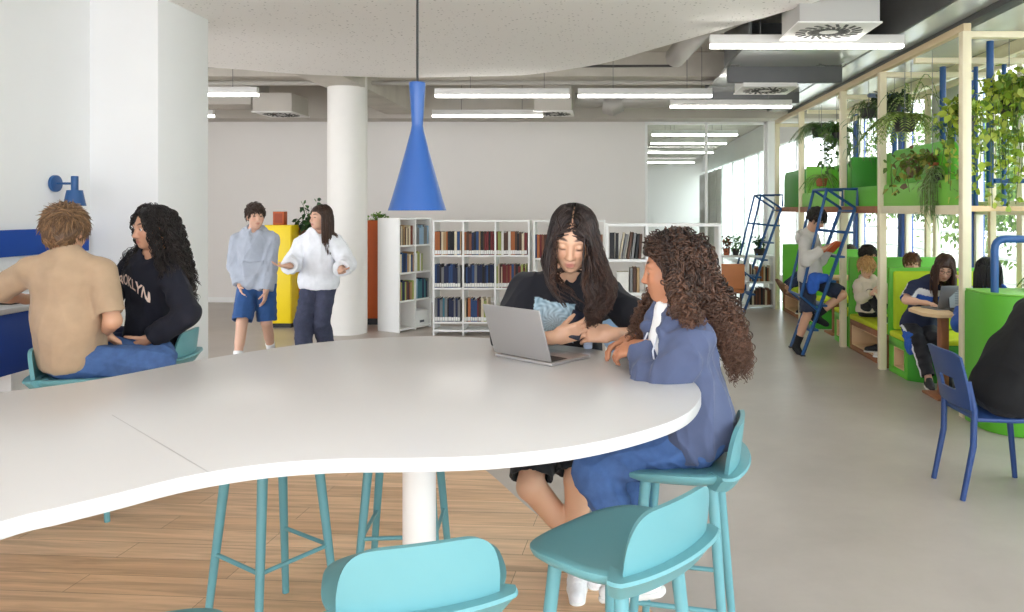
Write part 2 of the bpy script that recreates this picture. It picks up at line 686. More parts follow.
        for g in (1, -1):
            Re = R @ rotz(g * -.35)
            S.ell(W(.074 * g, -.006, -.012), r(.010, .020, .032), Re, .008)
            S.ell(W(.086 * g, .002, -.006), r(.006, .010, .016), Re, .004, op=-1)

    def hand(s, S, side):
        c = s.sc
        el, wr = (s.elL, s.wrL) if side == 'L' else (s.elR, s.wrR)
        hd = s.handL if side == 'L' else s.handR
        curl, spread = s.curl, 1.0
        fa = nrm(wr - el)
        tsp, tn = .75, .25
        if hd is not None and len(hd) > 3:
            tsp, tn = hd[3]
        if hd is None:
            d, nml = fa, -s.CR[:, 0] * (1 if side == 'L' else -1)
        else:
            d, nml = nrm(hd[0]), np.asarray(hd[1], float)
            if len(hd) > 2:
                curl = hd[2]
        nml = nrm(nml - d * np.dot(nml, d))
        # thumb side: for a left hand with fingers along d and palm facing nml
        ts = np.cross(d, nml) * (1 if side == 'R' else -1)
        R = np.stack([ts, d, nml], 1)
        pc = wr + d * .050 * c
        S.box(pc, np.array([.038, .048, .0135]) * c, R, .013 * c, .012)
        S.cone(wr - d * .02 * c, wr + d * .03 * c, .024 * c, .024 * c, .015)
        cl = curl if hasattr(curl, '__len__') else [curl] * 5
        lens = [.070, .079, .073, .056]
        for i in range(4):
            o = (.0285 - .019 * i)
            p = wr + d * (.092 - .004 * abs(i - 1)) * c + ts * o * c
            dr = nrm(d + ts * o * 1.5)
            rad = (.0090 - .0006 * (i == 3)) * c
            for j, fr in enumerate((.46, .31, .23)):
                dr = axis_rot(dr, np.cross(d, nml), (cl[i]) * (0.75, 0.95, 0.6)[j])
                q = p + dr * lens[i] * fr * c
                S.cone(p, q, rad, rad * .92, .004)
                p, rad = q, rad * .92
        p = wr + d * .022 * c + ts * .026 * c
        dr = nrm(d * .75 + ts * tsp + nml * tn)
        rad = .0115 * c
        S.cone(wr + d * .012 * c, p, .015 * c, .013 * c, .01)
        for j, L in enumerate((.036, .032, .026)):
            q = p + dr * L * c
            S.cone(p, q, rad, rad * .9, .005)
            p, rad = q, rad * .9
            dr = nrm(dr * .85 + d * .3 + nml * (.15 + .35 * cl[4]))

    def body(s, inset=0.006, mat=None, feet=True, bare=''):
        S = Sculpt(s.h)
        s.torso(S, -inset)
        c = s.sc
        nb = s.chest - s.CR[:, 2] * .03 * c
        nt = s.head + s.HR @ (np.array([0, -.018, -.045]) * s.hs)
        S.cone(nb, nt, .056 * c, .048 * c, .02)
        for d in 'LR':
            s.arm(S, d, 0, 0)
            s.leg(S, d, -.002, 0)
        if feet:
            for an, t in ((s.anL, s.toeL), (s.anR, s.toeR)):
                S.cone(an - UP * .02 * c, an + t * .13 * c - UP * .06 * c, .036 * c, .026 * c, .02)
                S.cone(an - UP * .05 * c - t * .03 * c, an + t * .1 * c - UP * .06 * c, .034 * c, .026 * c, .02)
        s.headvol(S)
        s.hand(S, 'L')
        s.hand(S, 'R')
        v, f = S.mesh()
        v = smooth_mesh(v, f, 1, .35)
        q = ((v - s.head) @ s.HR) / s.hs
        base = np.array(lin(s.skin)[:3])
        col = np.tile(base, (len(v), 1))
        l, fw, u = np.abs(q[:, 0]), q[:, 1], q[:, 2]
        face = (fw > .045) & (np.abs(u) < .14)

        def blend(mask, c2, a=1.0):
            m = (np.clip(mask, 0, 1) * a)[:, None] * face[:, None]
            col[:] = col * (1 - m) + np.array(c2) * m
        lipc = np.array(lin(s.lips)[:3]) if s.lips else base * np.array([.72, .45, .45])
        blend(1.6 - 1.6 * np.sqrt((l / .026) ** 2 + ((u + .0705) / .0155) ** 2) + .0, lipc, .9)
        blend(1.0 - ((l - .036) / .03) ** 2 - ((u + .03) / .03) ** 2, base * np.array([1.03, .78, .74]), .35)
        bu = .028 + .006 * np.sin(np.clip((l - .012) / .036, 0, 1) * 2.4)
        blend((2.2 - 2.2 * np.sqrt(((l - .030) / .022) ** 2 + ((u - bu) / .0062) ** 2)), lin(s.brow)[:3], .9)
        if s.h < 0.005 and s.lids >= .5:
            blend(2 - 2 * np.sqrt(((l - .032) / .018) ** 2 + ((u + .0085) / .0052) ** 2), np.array(lin((40, 28, 22))[:3]), .8)
        if s.h >= 0.005:
            blend(2 - 2 * np.sqrt(((l - .032) / .016) ** 2 + ((u - .001) / .008) ** 2), np.array(lin((50, 36, 30))[:3]), .85)
        blend(2 - 2 * np.sqrt(((l - .008) / .005) ** 2 + ((u + .0465) / .0035) ** 2), base * .25, .8)
        o = s.put('body', v, f, mat or M('skin', vcol=True, rough=.5, sss=.06, bump=.05, bscale=150), cols=col)
        if s.h < 0.005:
            for g in (1, -1):
                s.eye(g)
        return o

    def eye(s, g):
        q = s.hs
        c = s.head + s.HR @ (np.array([.032 * g, .0800, .001]) * q)
        b = MB().ball((0, 0, 0), .0142 * q, 14)
        v = np.array(b.v)
        gz = nrm(s.gaze - c) if s.gaze is not None else s.HR[:, 1]
        ca = (v / np.linalg.norm(v, axis=1, keepdims=True)) @ gz
        col = np.tile(np.array(lin((225, 220, 214))[:3]), (len(v), 1))
        col[ca > .86] = lin((62, 38, 24))[:3]
        col[ca > .965] = lin((12, 10, 10))[:3]
        s.put('eye', v + c, b.f, M('eye', vcol=True, rough=.12), cols=col)

    # ---------------------------------------------------- clothes
    def top(s, name, col, off=.016, sleeve=.55, hem=-.02, hood=False, folds=(.006, .09), cuff=False, mat=None, neck=.058, seed=1,
            vfun=None, belly=0.0, slack=.012, label=None, pocket=False):
        S = Sculpt(s.h)
        c = s.sc
        s.torso(S, off, belly)
        if hem > -.2:
            S.ell(s.pel + s.PR[:, 2] * .0 * c, (.168 * c * s.girth + off, .116 * c * s.girth + off, .14 * c), s.PR, .05)
        S.ell(s.pel + (s.chest - s.pel) * .24, ((.146 + belly * .7) * c * s.girth + off, (.102 + belly * .7) * c * s.girth + off, .16 * c), s.PR, .06)
        n = s.PR[:, 2]
        S.box(s.pel + n * (hem - .3) * c, (.6, .6, .3 * c), s.PR, .0, .004, op=-1)
        S.box(s.pel + n * (hem + .0) * c, (.13 * c * s.girth, .085 * c * s.girth, .02), s.PR, .02, .004, op=-1)
        if hood and cuff:   # ribbed hem band
            S.ell(s.pel + n * (hem + .03) * c, (.158 * c * s.girth + off, .108 * c * s.girth + off, .036 * c), s.PR, .012)
        if pocket:
            S.box(s.pel + (s.chest - s.pel) * .28 + s.PR[:, 1] * (.105 * c * s.girth + off), np.array([.10, .016, .075]) * c, s.PR, .012, .015)
        for d in 'LR':
            s.arm(S, d, off * .62 + slack * .25, off * .7 + slack * .75, sleeve, .03, cut=True, cuff=cuff)
        # neck opening
        a = s.chest - s.CR[:, 2] * .015 * c + s.CR[:, 1] * .01 * c
        b = s.head + s.HR @ (np.array([0, -.01, -.03]) * s.hs)
        S.cone(a, b, neck * c, neck * 1.05 * c, .01, op=-1)
        if hood:
            C_ = s.CR
            W = lambda l, f, u: s.chest + C_ @ (np.array([l, f, u]) * c)
            rr = .03 * c
            hg = getattr(s, 'hood_gap', .012)
            pts = [W(hg, .088, -.055 + hg * .4), W(.066, .062, -.015), W(.088, .0, .02), W(.066, -.062, .03), W(0, -.088, .03), W(-.066, -.062, .03), W(-.088, .0, .02), W(-.066, .062, -.015), W(-hg, .088, -.055 + hg * .4)]
            for i in range(8):
                S.cone(pts[i], pts[i + 1], rr * (1.0 if 1 < i < 6 else .75), rr, .02)
            S.ell(W(0, -.108, -.035), np.array([.115, .055, .085]) * c, C_, .03)
            S.cone(W(-.05, -.10, .03), W(.05, -.10, .03), .022 * c, .022 * c, .015, op=-1)
        v, f = S.mesh(folds, seed)
        v = smooth_mesh(v, f, 2, .4)
        cols = vfun(s, v) if vfun is not None else None
        o = s.put(name, v, f, mat or M('cloth_' + '_'.join(map(str, col)), col, rough=.9, var=.06, scale=14, bump=.12, bscale=400, sheen=.12 if sum(col) > 200 else .01), cols=cols, label=label)
        return o, v, f

    def bottom(s, name, col, off=.012, length=1.93, folds=(.006, .08), mat=None, seed=3, flare=.012, waist=True, vfun=None):
        S = Sculpt(s.h)
        c = s.sc
        r = lambda a, b, d: (a * c * s.girth + off, b * c * s.girth + off, d * c + off)
        S.ell(s.pel + s.PR[:, 2] * .01 * c, r(.158, .106, .10), s.PR, .05)
        S.ell(s.pel - s.PR[:, 2] * .04 * c, r(.150, .100, .07), s.PR, .05)
        for d in 'LR':
            s.leg(S, d, off, off + flare, length, .03, cut=True)
        v, f = S.mesh(folds, seed)
        v = smooth_mesh(v, f, 2, .4)
        cols = vfun(s, v) if vfun is not None else None
        s.put(name, v, f, mat or M('cloth_' + '_'.join(map(str, col)), col, rough=.9, var=.08, scale=16, bump=.12, bscale=400, sheen=.1), cols=cols)
        return v

    def socks(s, col, t=.25):
        for d in 'LR':
            kn, an = (s.knL, s.anL) if d == 'L' else (s.knR, s.anR)
            toe = s.toeL if d == 'L' else s.toeR
            S = Sculpt(max(s.h, .005))
            c = s.sc
            S.cone(an, an + (kn - an) * t, .040 * c, .047 * c, .02, cut=True)
            S.cone(an - UP * .02 * c, an + toe * .13 * c - UP * .055 * c, .040 * c, .030 * c, .02)
            S.cone(an - UP * .045 * c - toe * .03 * c, an + toe * .1 * c - UP * .055 * c, .038 * c, .032 * c, .02)
            v, f = S.mesh()
            s.put('sock', v, f, M('sock_%d_%d_%d' % col, col, rough=.95, bump=.1, bscale=300))

    def shoes(s, col, sole=(235, 235, 232), h=None, laces=None, which='LR'):
        c = s.sc
        for d in which:
            an = s.anL if d == 'L' else s.anR
            t = s.toeL if d == 'L' else s.toeR
            kn = s.knL if d == 'L' else s.knR
            R = frame(t, UP if abs(t[2]) < .8 else nrm(kn - an))
            W = lambda l, f, u: an + R @ (np.array([l, f, u]) * c)
            S = Sculpt(h or max(s.h, .006))
            S.cone(W(0, -.03, -.052), W(0, .06, -.050), .036 * c, .040 * c, .02)
            S.cone(W(0, .06, -.052), W(0, .155, -.064), .039 * c, .031 * c, .02)
            S.cone(W(0, -.02, -.04), W(0, -.012, .018), .040 * c, .040 * c, .02, cut=True)
            S.cone(W(0, .02, -.01), W(0, .11, -.045), .030 * c, .026 * c, .02)
            S.box(W(0, .05, -.125), np.array([.2, .3, .04]) * c, R, 0, .003, op=-1)
            v, f = S.mesh()
            v = smooth_mesh(v, f, 1, .4)
            up = s.put('shoe', v, f, M('shoe_%d_%d_%d' % col, col, rough=.6, var=.06, scale=60))
            S = Sculpt(h or max(s.h, .006))
            S.cone(W(0, -.035, -.083), W(0, .06, -.083), .040 * c, .043 * c, .01)
            S.cone(W(0, .06, -.083), W(0, .16, -.083), .043 * c, .033 * c, .01)
            S.box(W(0, .05, -.125), np.array([.2, .3, .029]) * c, R, 0, .002, op=-1)
            S.box(W(0, .05, -.04), np.array([.2, .3, .033]) * c, R, 0, .002, op=-1)
            v, f = S.mesh()
            s.put('sole', v, f, M('sole_%d_%d_%d' % sole, sole, rough=.6), parent=up)
            if laces:
                b = MB()
                for i in range(5):
                    y = .03 + .022 * i
                    z = .019 - .009 * i - .004
                    b.tube([W(-.030, y, z - .026), W(-.012, y + .004, z), W(.012, y + .004, z), W(.030, y, z - .026)], .0032 * c, 6)
                o = mesh_obj('laces', np.array(b.v) - s.rl, b.f, M('laces', laces, rough=.8), up)

    # ---------------------------------------------------- hair
    def hair_cap(s, S, thick=.012, low=-.05, face_u=.062, face_f=.055, side_open=0):
        q, R = s.hs, s.HR
        W = lambda l, f, u: s.head + R @ (np.array([l, f, u]) * q)
        t = thick
        S.ell(W(0, -.014, .038), np.array([.078 + t, .097 + t, .087 + t]) * q, R, .01)
        S.ell(W(0, -.045, -.03), np.array([.062 + t, .055 + t, .065 + t]) * q, R, .02)
        S.ell(W(0, .13, -.055), np.array([.092, .085, .055 + face_u]) * q, R, .012, op=-1)
        if side_open:
            S.box(W(0, .135, -.075), np.array([.2, .135 - side_open, .130]) * q, R, .02, .02, op=-1)
        S.box(W(0, 0, low - .15), np.array([.3, .3, .15]) * q, R, 0, .02, op=-1)
        for g in (1, -1):
            S.ell(W(.085 * g, .005, -.02), np.array([.025, .028, .040]) * q, R, .01, op=-1)

    def short_hair(s, col, thick=.014, low=-.055, n=500, L=.045, lift=.5, face_u=.065, amp=.008, seed=0, col2=None, rad=.0028, comb=(0, 1, 0)):
        q, R = s.hs, s.HR
        S = Sculpt(min(s.h, .006))
        s.hair_cap(S, thick, low, face_u)
        v, f = S.mesh((amp * q, .05), seed)
        rg = np.random.default_rng(seed)
        b0 = np.array(lin(col)[:3])
        vs, fs, cs = [v], [f], [np.tile(b0, (len(v), 1))]
        # locks laid over the cap
        qv = ((v - s.head) @ R) / q
        ok = np.where((qv[:, 2] > low + .015))[0]
        idx = rg.choice(ok, n)
        rp = v[idx]
        nn = (qv[idx] - np.array([0, -.014, .03])) / np.array([.08, .1, .09]) ** 2
        nn /= np.linalg.norm(nn, axis=1, keepdims=True)
        cmb = np.tile(np.array(comb, float), (n, 1)) * np.clip(qv[idx, 2:3] * 12, 0, 1) + np.array([0, 0, -1.0]) * np.clip(1.2 - qv[idx, 2:3] * 10, 0, 1) + rg.normal(0, .22, (n, 3))
        cmb = cmb - nn * (cmb * nn).sum(1, keepdims=True)
        cmb /= np.linalg.norm(cmb, axis=1, keepdims=True) + 1e-6
        T = 6
        t = np.linspace(0, 1, T)
        Ls = L * q * rg.uniform(.6, 1.2, n)
        wob = rg.normal(0, .10, (n, 3))
        loc = cmb[:, None] * t[None, :, None] + nn[:, None] * (lift * t * (1 - t * .9))[None, :, None] * .6 + wob[:, None] * (t ** 2)[None, :, None]
        path = rp[:, None] + np.einsum('ij,ntj->nti', R, loc) * Ls[:, None, None]
        r = rad * q * np.sin(np.clip(t * .9 + .12, 0, 1) * PI)[None] * rg.uniform(.7, 1.3, n)[:, None] + .0003
        tv, tf = tubes_mesh(path, r)
        c2 = np.array(lin(col2 or col)[:3])
        mixv = rg.uniform(0, 1, n)[:, None] * (c2 - b0) + b0
        vs.append(tv)
        fs.append(tf + len(v))
        cs.append(np.repeat(mixv * rg.uniform(.75, 1.25, n)[:, None], T * 4, 0))
        s.put('hair', np.concatenate(vs), np.concatenate(fs), M('hair', vcol=True, rough=.45, spec=.4), cols=np.concatenate(cs))

    def long_hair(s, col, n=500, L=(.3, .42), T=40, rad=.0022, col2=None, part=0.0, curl=(0, 0), wave=(0, .1), seed=0, fluff=.10, bias=None,
                  guide=None, gpull=.5, gmask=None, body_col=True, cap=.012, face_l=.060, name='hair', rootmask=None, nside=4, clear=.02, start_f=.055, out=.25,
                  extra=None, tip=.35, face_u=.058, push='side', face_f=.03, parting=False, per=1, jit=.007):
        """Strands that grow from the scalp, fall with gravity over head and shoulders, then wave or curl."""
        q, R = s.hs, s.HR
        rg = np.random.default_rng(seed)
        # roots
        pts = []
        while len(pts) < max(n // per, 1):
            d = rg.normal(0, 1, 3)
            d /= np.linalg.norm(d)
            p = np.array([0, -.014, .038]) + d * np.array([.080, .099, .089])
            if p[2] < -.03 or (p[1] > start_f and p[2] < .075) or (p[1] > .02 and p[2] < .02):
                continue
            if rootmask is not None and not rootmask(p):
                continue
            pts.append(p)
        pl = np.repeat(np.array(pts), per, 0)
        n = len(pl)
        lk = np.repeat(np.arange(n // per), per)
        U = lambda a, b, j=.06: rg.uniform(a, b, n // per)[lk] + rg.normal(0, (b - a) * j, n)
        pl = pl + rg.normal(0, jit if per > 1 else 0, (n, 3))
        pl = np.array([0, -.014, .038]) + (pl - np.array([0, -.014, .038])) / np.linalg.norm((pl - np.array([0, -.014, .038])) / np.array([.080, .099, .089]), axis=1, keepdims=True)
        sg = np.sign(pl[:, 0] - part)
        Ls = U(L[0], L[1], .1) * q
        ds = Ls / (T - 1)
        p = s.head + np.einsum('ij,nj->ni', R, pl * q)
        nn = (pl - np.array([0, -.014, .038])) / np.array([.08, .099, .089]) ** 2
        nn /= np.linalg.norm(nn, axis=1, keepdims=True)
        d0 = np.stack([sg * 1.0, -0.25 * np.ones(n), np.full(n, -.2)], 1)
        d0 = d0 - nn * (d0 * nn).sum(1, keepdims=True)
        vel = np.einsum('ij,nj->ni', R, d0 + nn * out)
        vel /= np.linalg.norm(vel, axis=1, keepdims=True)
        infl = 1 + np.abs(U(0, fluff))
        cols_ = [(s.head + R @ (np.array([0, -.014, .036]) * q), np.array([.079, .098, .088]) * q + .004, R),
                 (s.head + R @ (np.array([0, .02, -.045]) * q), np.array([.063, .07, .07]) * q, R)]
        sp = s.chest - s.pel
        c = s.sc
        tors = [(s.pel + sp * .70, np.array([.150, .115, .165]) * c + clear, s.CR), (s.chest - s.CR[:, 2] * .05 * c, np.array([.19, .075, .07]) * c + clear, s.CR),
                (s.chest, np.array([.07, .07, .1]) * c + clear * .5, s.CR)]
        sg2 = np.stack([U(-1, 1, .05) for _ in range(3)], 1)
        path = np.zeros((n, T, 3))
        for i in range(T):
            path[:, i] = p
            t = i / (T - 1)
            g = np.tile(-UP * .30, (n, 1))
            if bias is not None:
                g = g + np.einsum('ij,nj->ni', R, np.tile(np.array(bias), (n, 1)))
            if guide is not None and t > .12:
                gp = guide(t, sg2)
                m = np.ones(n) if gmask is None else gmask(pl)
                dv = gp - p
                dn_ = np.linalg.norm(dv, axis=1, keepdims=True)
                g = g + dv / (dn_ + .02) * gpull * m[:, None]
            vel = vel * .72 + g
            vel /= np.linalg.norm(vel, axis=1, keepdims=True) + 1e-9
            p = p + vel * ds[:, None]
            for (cc, rr, RR) in cols_ + tors:
                ql = (p - cc) @ RR / (rr * infl[:, None] if rr[0] < .1 * c else rr * (1 + (infl[:, None] - 1) * .5))
                k = np.linalg.norm(ql, axis=1)
                ins = k < 1
                if ins.any():
                    sc_ = rr * infl[:, None] if rr[0] < .1 * c else rr * (1 + (infl[:, None] - 1) * .5)
                    tgt = cc + ((ql / np.maximum(k, .05)[:, None]) * sc_) @ RR.T
                    p[ins] = tgt[ins]
            # keep the face clear
            ql = (p - s.head) @ R / q
            if push == 'side':
                fm = (ql[:, 1] > .03) & (np.abs(ql[:, 0]) < face_l) & (ql[:, 2] < face_u) & (ql[:, 2] > -.14)
                ql[fm, 0] = sg[fm] * face_l
            else:
                lim = face_f + np.clip((ql[:, 2] - .02) * .9, 0, .05)
                fm = (ql[:, 1] > lim) & (np.abs(ql[:, 0]) < .13) & (ql[:, 2] < face_u) & (ql[:, 2] > -.17)
                ql[fm, 1] = lim[fm]
            p = np.where(fm[:, None], s.head + np.einsum('ij,nj->ni', R, ql * q), p)
        for _ in range(2):
            path[:, 1:-1] = .5 * path[:, 1:-1] + .25 * (path[:, :-2] + path[:, 2:])
        t = np.linspace(0, 1, T)
        if wave[0]:
            ph = U(0, 2 * PI, .04)
            fr = 2 * PI * Ls / wave[1] * U(.8, 1.2, .04)
            ax = nrm(np.cross(R[:, 1], UP))
            am = wave[0] * np.clip(t * 1.6 - .35, 0, 1)
            path += (np.sin(fr[:, None] * t[None] + ph[:, None]) * am)[..., None] * ax + (np.cos(fr[:, None] * t[None] + ph[:, None] * 2) * am * .6)[..., None] * nrm(R[:, 1] * V3(1, 1, 0) + 1e-5)
        if curl[0]:
            # resample finely, then wind each strand into a corkscrew
            K = 3
            T2 = (T - 1) * K + 1
            ti = np.linspace(0, T - 1, T2)
            i0 = np.minimum(ti.astype(int), T - 2)
            w = (ti - i0)[None, :, None]
            path = path[:, i0] * (1 - w) + path[:, i0 + 1] * w
            T, t = T2, np.linspace(0, 1, T2)
            tg = np.gradient(path, axis=1)
            tg /= np.linalg.norm(tg, axis=2, keepdims=True) + 1e-9
            u = np.cross(tg, R[:, 1] + .01)
            u /= np.linalg.norm(u, axis=2, keepdims=True) + 1e-9
            wv = np.cross(tg, u)
            turns = Ls.mean() / (curl[1] * U(.8, 1.25, .02))
            ph = U(0, 2 * PI, .06)
            th = 2 * PI * turns[:, None] * t[None] * rg.choice([-1, 1], n // per)[lk][:, None] + ph[:, None]
            am = curl[0] * U(.7, 1.25, .12)[:, None] * np.clip(t * 5, .15, 1)[None]
            path = path + am[..., None] * (np.cos(th)[..., None] * u + np.sin(th)[..., None] * wv)
        r = rad * rg.uniform(.7, 1.3, n)[:, None] * np.clip(1.0 - (1 - tip) * t ** 3, .2, 1)[None] * np.ones((n, T))
        tv, tf = tubes_mesh(path, r, nside)
        b0 = np.array(lin(col)[:3])
        c2 = np.array(lin(col2 or col)[:3])
        mx = (np.clip(U(0, 1, .12), 0, 1)[:, None] * .7 + .6 * np.clip(t - .2, 0, 1)[None])
        cc = b0 + np.clip(mx, 0, 1)[..., None] * (c2 - b0)
        cc = np.repeat(cc.reshape(-1, 3), nside, 0)
        S = Sculpt(max(min(s.h, .006), .004))
        s.hair_cap(S, cap, -.06, side_open=face_f if push == 'back' else 0)
        if parting:
            W = lambda l, f, u: s.head + R @ (np.array([l, f, u]) * q)
            S.ell(W(part, .10, .055), np.array([.030, .05, .055]) * q, R, .012, op=-1)
            S.box(W(part, .03, .15), np.array([.0035, .075, .06]) * q, R, .0, .002, op=-1)
        v, f = S.mesh()
        vs = np.concatenate([v, tv])
        fs = np.concatenate([f, tf + len(v)])
        cs = np.concatenate([np.tile(b0, (len(v), 1)), cc])
        return s.put(name, vs, fs, M('hair', vcol=True, rough=.45, spec=.4), cols=cs)
# ================================================================= setting
def floor_mats():
    m = bpy.data.materials.new('floor_concrete')
    m.use_nodes = True
    nt = m.node_tree
    b = nt.nodes['Principled BSDF']
    tc = nt.nodes.new('ShaderNodeTexCoord')
    n1 = nt.nodes.new('ShaderNodeTexNoise')
    n1.inputs['Scale'].default_value = 1.3
    n1.inputs['Detail'].default_value = 8
    n1.inputs['Roughness'].default_value = .65
    nt.links.new(tc.outputs['Object'], n1.inputs['Vector'])
    r = nt.nodes.new('ShaderNodeValToRGB')
    r.color_ramp.elements[0].position = .35
    r.color_ramp.elements[0].color = lin((168, 158, 149))
    r.color_ramp.elements[1].position = .68
    r.color_ramp.elements[1].color = lin((182, 172, 163))
    nt.links.new(n1.outputs['Fac'], r.inputs['Fac'])
    nt.links.new(r.outputs['Color'], b.inputs['Base Color'])
    b.inputs['Roughness'].default_value = .34
    b.inputs['Specular IOR Level'].default_value = .55
    w = bpy.data.materials.new('floor_wood')
    w.use_nodes = True
    nt = w.node_tree
    b = nt.nodes['Principled BSDF']
    tc = nt.nodes.new('ShaderNodeTexCoord')
    mp = nt.nodes.new('ShaderNodeMapping')
    mp.inputs['Rotation'].default_value = (0, 0, math.radians(4))
    nt.links.new(tc.outputs['Object'], mp.inputs['Vector'])
    br = nt.nodes.new('ShaderNodeTexBrick')
    br.inputs['Scale'].default_value = 1.0
    br.inputs['Brick Width'].default_value = 1.25
    br.inputs['Row Height'].default_value = .16
    br.inputs['Mortar Size'].default_value = .0012
    br.inputs['Color1'].default_value = lin((230, 194, 156))
    br.inputs['Color2'].default_value = lin((212, 172, 132))
    br.inputs['Mortar'].default_value = lin((120, 88, 62))
    nt.links.new(mp.outputs['Vector'], br.inputs['Vector'])
    mp2 = nt.nodes.new('ShaderNodeMapping')
    mp2.inputs['Scale'].default_value = (1.6, 22, 1)
    nt.links.new(mp.outputs['Vector'], mp2.inputs['Vector'])
    n2 = nt.nodes.new('ShaderNodeTexNoise')
    n2.inputs['Scale'].default_value = 1.0
    n2.inputs['Detail'].default_value = 9
    n2.inputs['Roughness'].default_value = .62
    n2.inputs['Distortion'].default_value = .6
    nt.links.new(mp2.outputs['Vector'], n2.inputs['Vector'])
    r2 = nt.nodes.new('ShaderNodeValToRGB')
    r2.color_ramp.elements[0].position = .30
    r2.color_ramp.elements[0].color = (.62, .57, .53, 1)
    r2.color_ramp.elements[1].position = .62
    r2.color_ramp.elements[1].color = (1.12, 1.1, 1.08, 1)
    nt.links.new(n2.outputs['Fac'], r2.inputs['Fac'])
    mx = nt.nodes.new('ShaderNodeMix')
    mx.data_type = 'RGBA'
    mx.blend_type = 'MULTIPLY'
    mx.inputs['Factor'].default_value = .85
    nt.links.new(br.outputs['Color'], mx.inputs['A'])
    nt.links.new(r2.outputs['Color'], mx.inputs['B'])
    nt.links.new(mx.outputs['Result'], b.inputs['Base Color'])
    b.inputs['Roughness'].default_value = .42
    return m, w


def perforated():
    m = bpy.data.materials.new('perforated_plaster')
    m.use_nodes = True
    nt = m.node_tree
    b = nt.nodes['Principled BSDF']
    b.inputs['Roughness'].default_value = .9
    tc = nt.nodes.new('ShaderNodeTexCoord')
    v = nt.nodes.new('ShaderNodeTexVoronoi')
    v.inputs['Scale'].default_value = 26
    nt.links.new(tc.outputs['Object'], v.inputs['Vector'])
    lt = nt.nodes.new('ShaderNodeMath')
    lt.operation = 'LESS_THAN'
    nt.links.new(v.outputs['Distance'], lt.inputs[0])
    sep = nt.nodes.new('ShaderNodeSeparateColor')
    nt.links.new(v.outputs['Color'], sep.inputs['Color'])
    th = nt.nodes.new('ShaderNodeMath')
    th.operation = 'MULTIPLY'
    th.inputs[1].default_value = .26
    nt.links.new(sep.outputs['Red'], th.inputs[0])
    nt.links.new(th.outputs[0], lt.inputs[1])
    mx = nt.nodes.new('ShaderNodeMix')
    mx.data_type = 'RGBA'
    mx.inputs['A'].default_value = lin((244, 241, 237))
    mx.inputs['B'].default_value = lin((196, 193, 189))
    nt.links.new(lt.outputs[0], mx.inputs['Factor'])
    nt.links.new(mx.outputs['Result'], b.inputs['Base Color'])
    return m


def struct(o, label=None):
    o['kind'] = 'structure'
    if label:
        o['label'] = label
    return o


m_conc, m_wood = floor_mats()
WHITE = M('wall_paint', (238, 238, 238), .85, var=.012, scale=2)
WARM = M('wall_paint_warm', (234, 230, 226), .85, var=.012, scale=1.5)
CONC = M('raw_concrete', (196, 190, 180), .9, var=.10, scale=3, bump=.2, bscale=30)
CONC2 = M('smooth_concrete', (190, 184, 175), .9, var=.05, scale=2)
DARK = M('dark_grey_metal', (98, 99, 100), .55, .2, var=.04)
MIRR = M('brushed_ceiling_metal', (240, 241, 241), .2, .5, var=.05, scale=1.2)
CREAM = M('cream_lacquer', (232, 222, 190), .45, var=.02)
WMET = M('white_metal', (240, 240, 238), .4)
BLUE = M('blue_powder_coat', (32, 82, 138), .38, var=.03)

XW, XP, YP0, YP1 = -3.68, -3.19, 5.45, 6.15
struct(mesh_obj('floor', [(-9, -3, 0), (4.05, -3, 0), (4.05, 13.3, 0), (-9, 13.3, 0)], [(0, 1, 2, 3)], m_conc, smooth=False), 'smooth pale grey concrete floor')
edge = catmull([(-3.68, 5.6), (-2.6, 5.55), (-1.7, 5.35), (-1.1, 5.08), (-.77, 4.77), (-.39, 4.09), (-.02, 3.5), (.18, 3.1), (.42, 2.4), (.55, 1.5), (.5, .5), (.3, -1), (.1, -3)], 8)
struct(MB().prism([tuple(p) for p in edge] + [(-3.68, -3)], 0.0, .003).build('floor_wood', m_wood, smooth=False), 'oak plank floor with a curved edge under the white table')

# left wall, pier and back wall
struct(MB().box((XW - .15, -3, 0), (XW, YP0, 3.75)).build('wall_left', WHITE, smooth=False))
struct(MB().box((XW - .15, YP0, 0), (XP, YP1, 3.75)).build('wall_pier', WHITE, bevel=.012), 'white wall pier behind the seated pair')
struct(MB().box((-9, 13.2, 0), (.73, 13.35, 3.75)).build('wall_back', WARM, smooth=False))
struct(MB().box((.73, 13.2, 3.135), (4.05, 13.35, 3.75)).box((2.84, 13.1, 0), (3.02, 13.35, 3.75)).build('wall_back_lintel', WHITE, smooth=False))
struct(MB().box((-9.1, 6.15, 0), (-9, 13.3, 3.75)).build('wall_far_left', WARM, smooth=False))
struct(MB().box((-9, 13.185, 0), (.70, 13.2, .09)).build('baseboard_back', WMET, bevel=.002))
struct(MB().box((-9.1, -3, 3.75), (4.2, 31.0, 3.95)).build('ceiling', CONC, smooth=False), 'raw concrete ceiling slab')
struct(MB().box((-9, 12.7, 3.135), (4.05, 13.2, 3.75)).build('ceiling_beam_back', CONC2, bevel=.01))
struct(MB().box((-3.62, 8.9, 3.2), (-3.10, 12.7, 3.75)).build('ceiling_beam_column', CONC, bevel=.01))
struct(MB().box((-9, 10.30, 3.42), (2.7, 10.75, 3.75)).build('ceiling_beam_middle', CONC, bevel=.01))
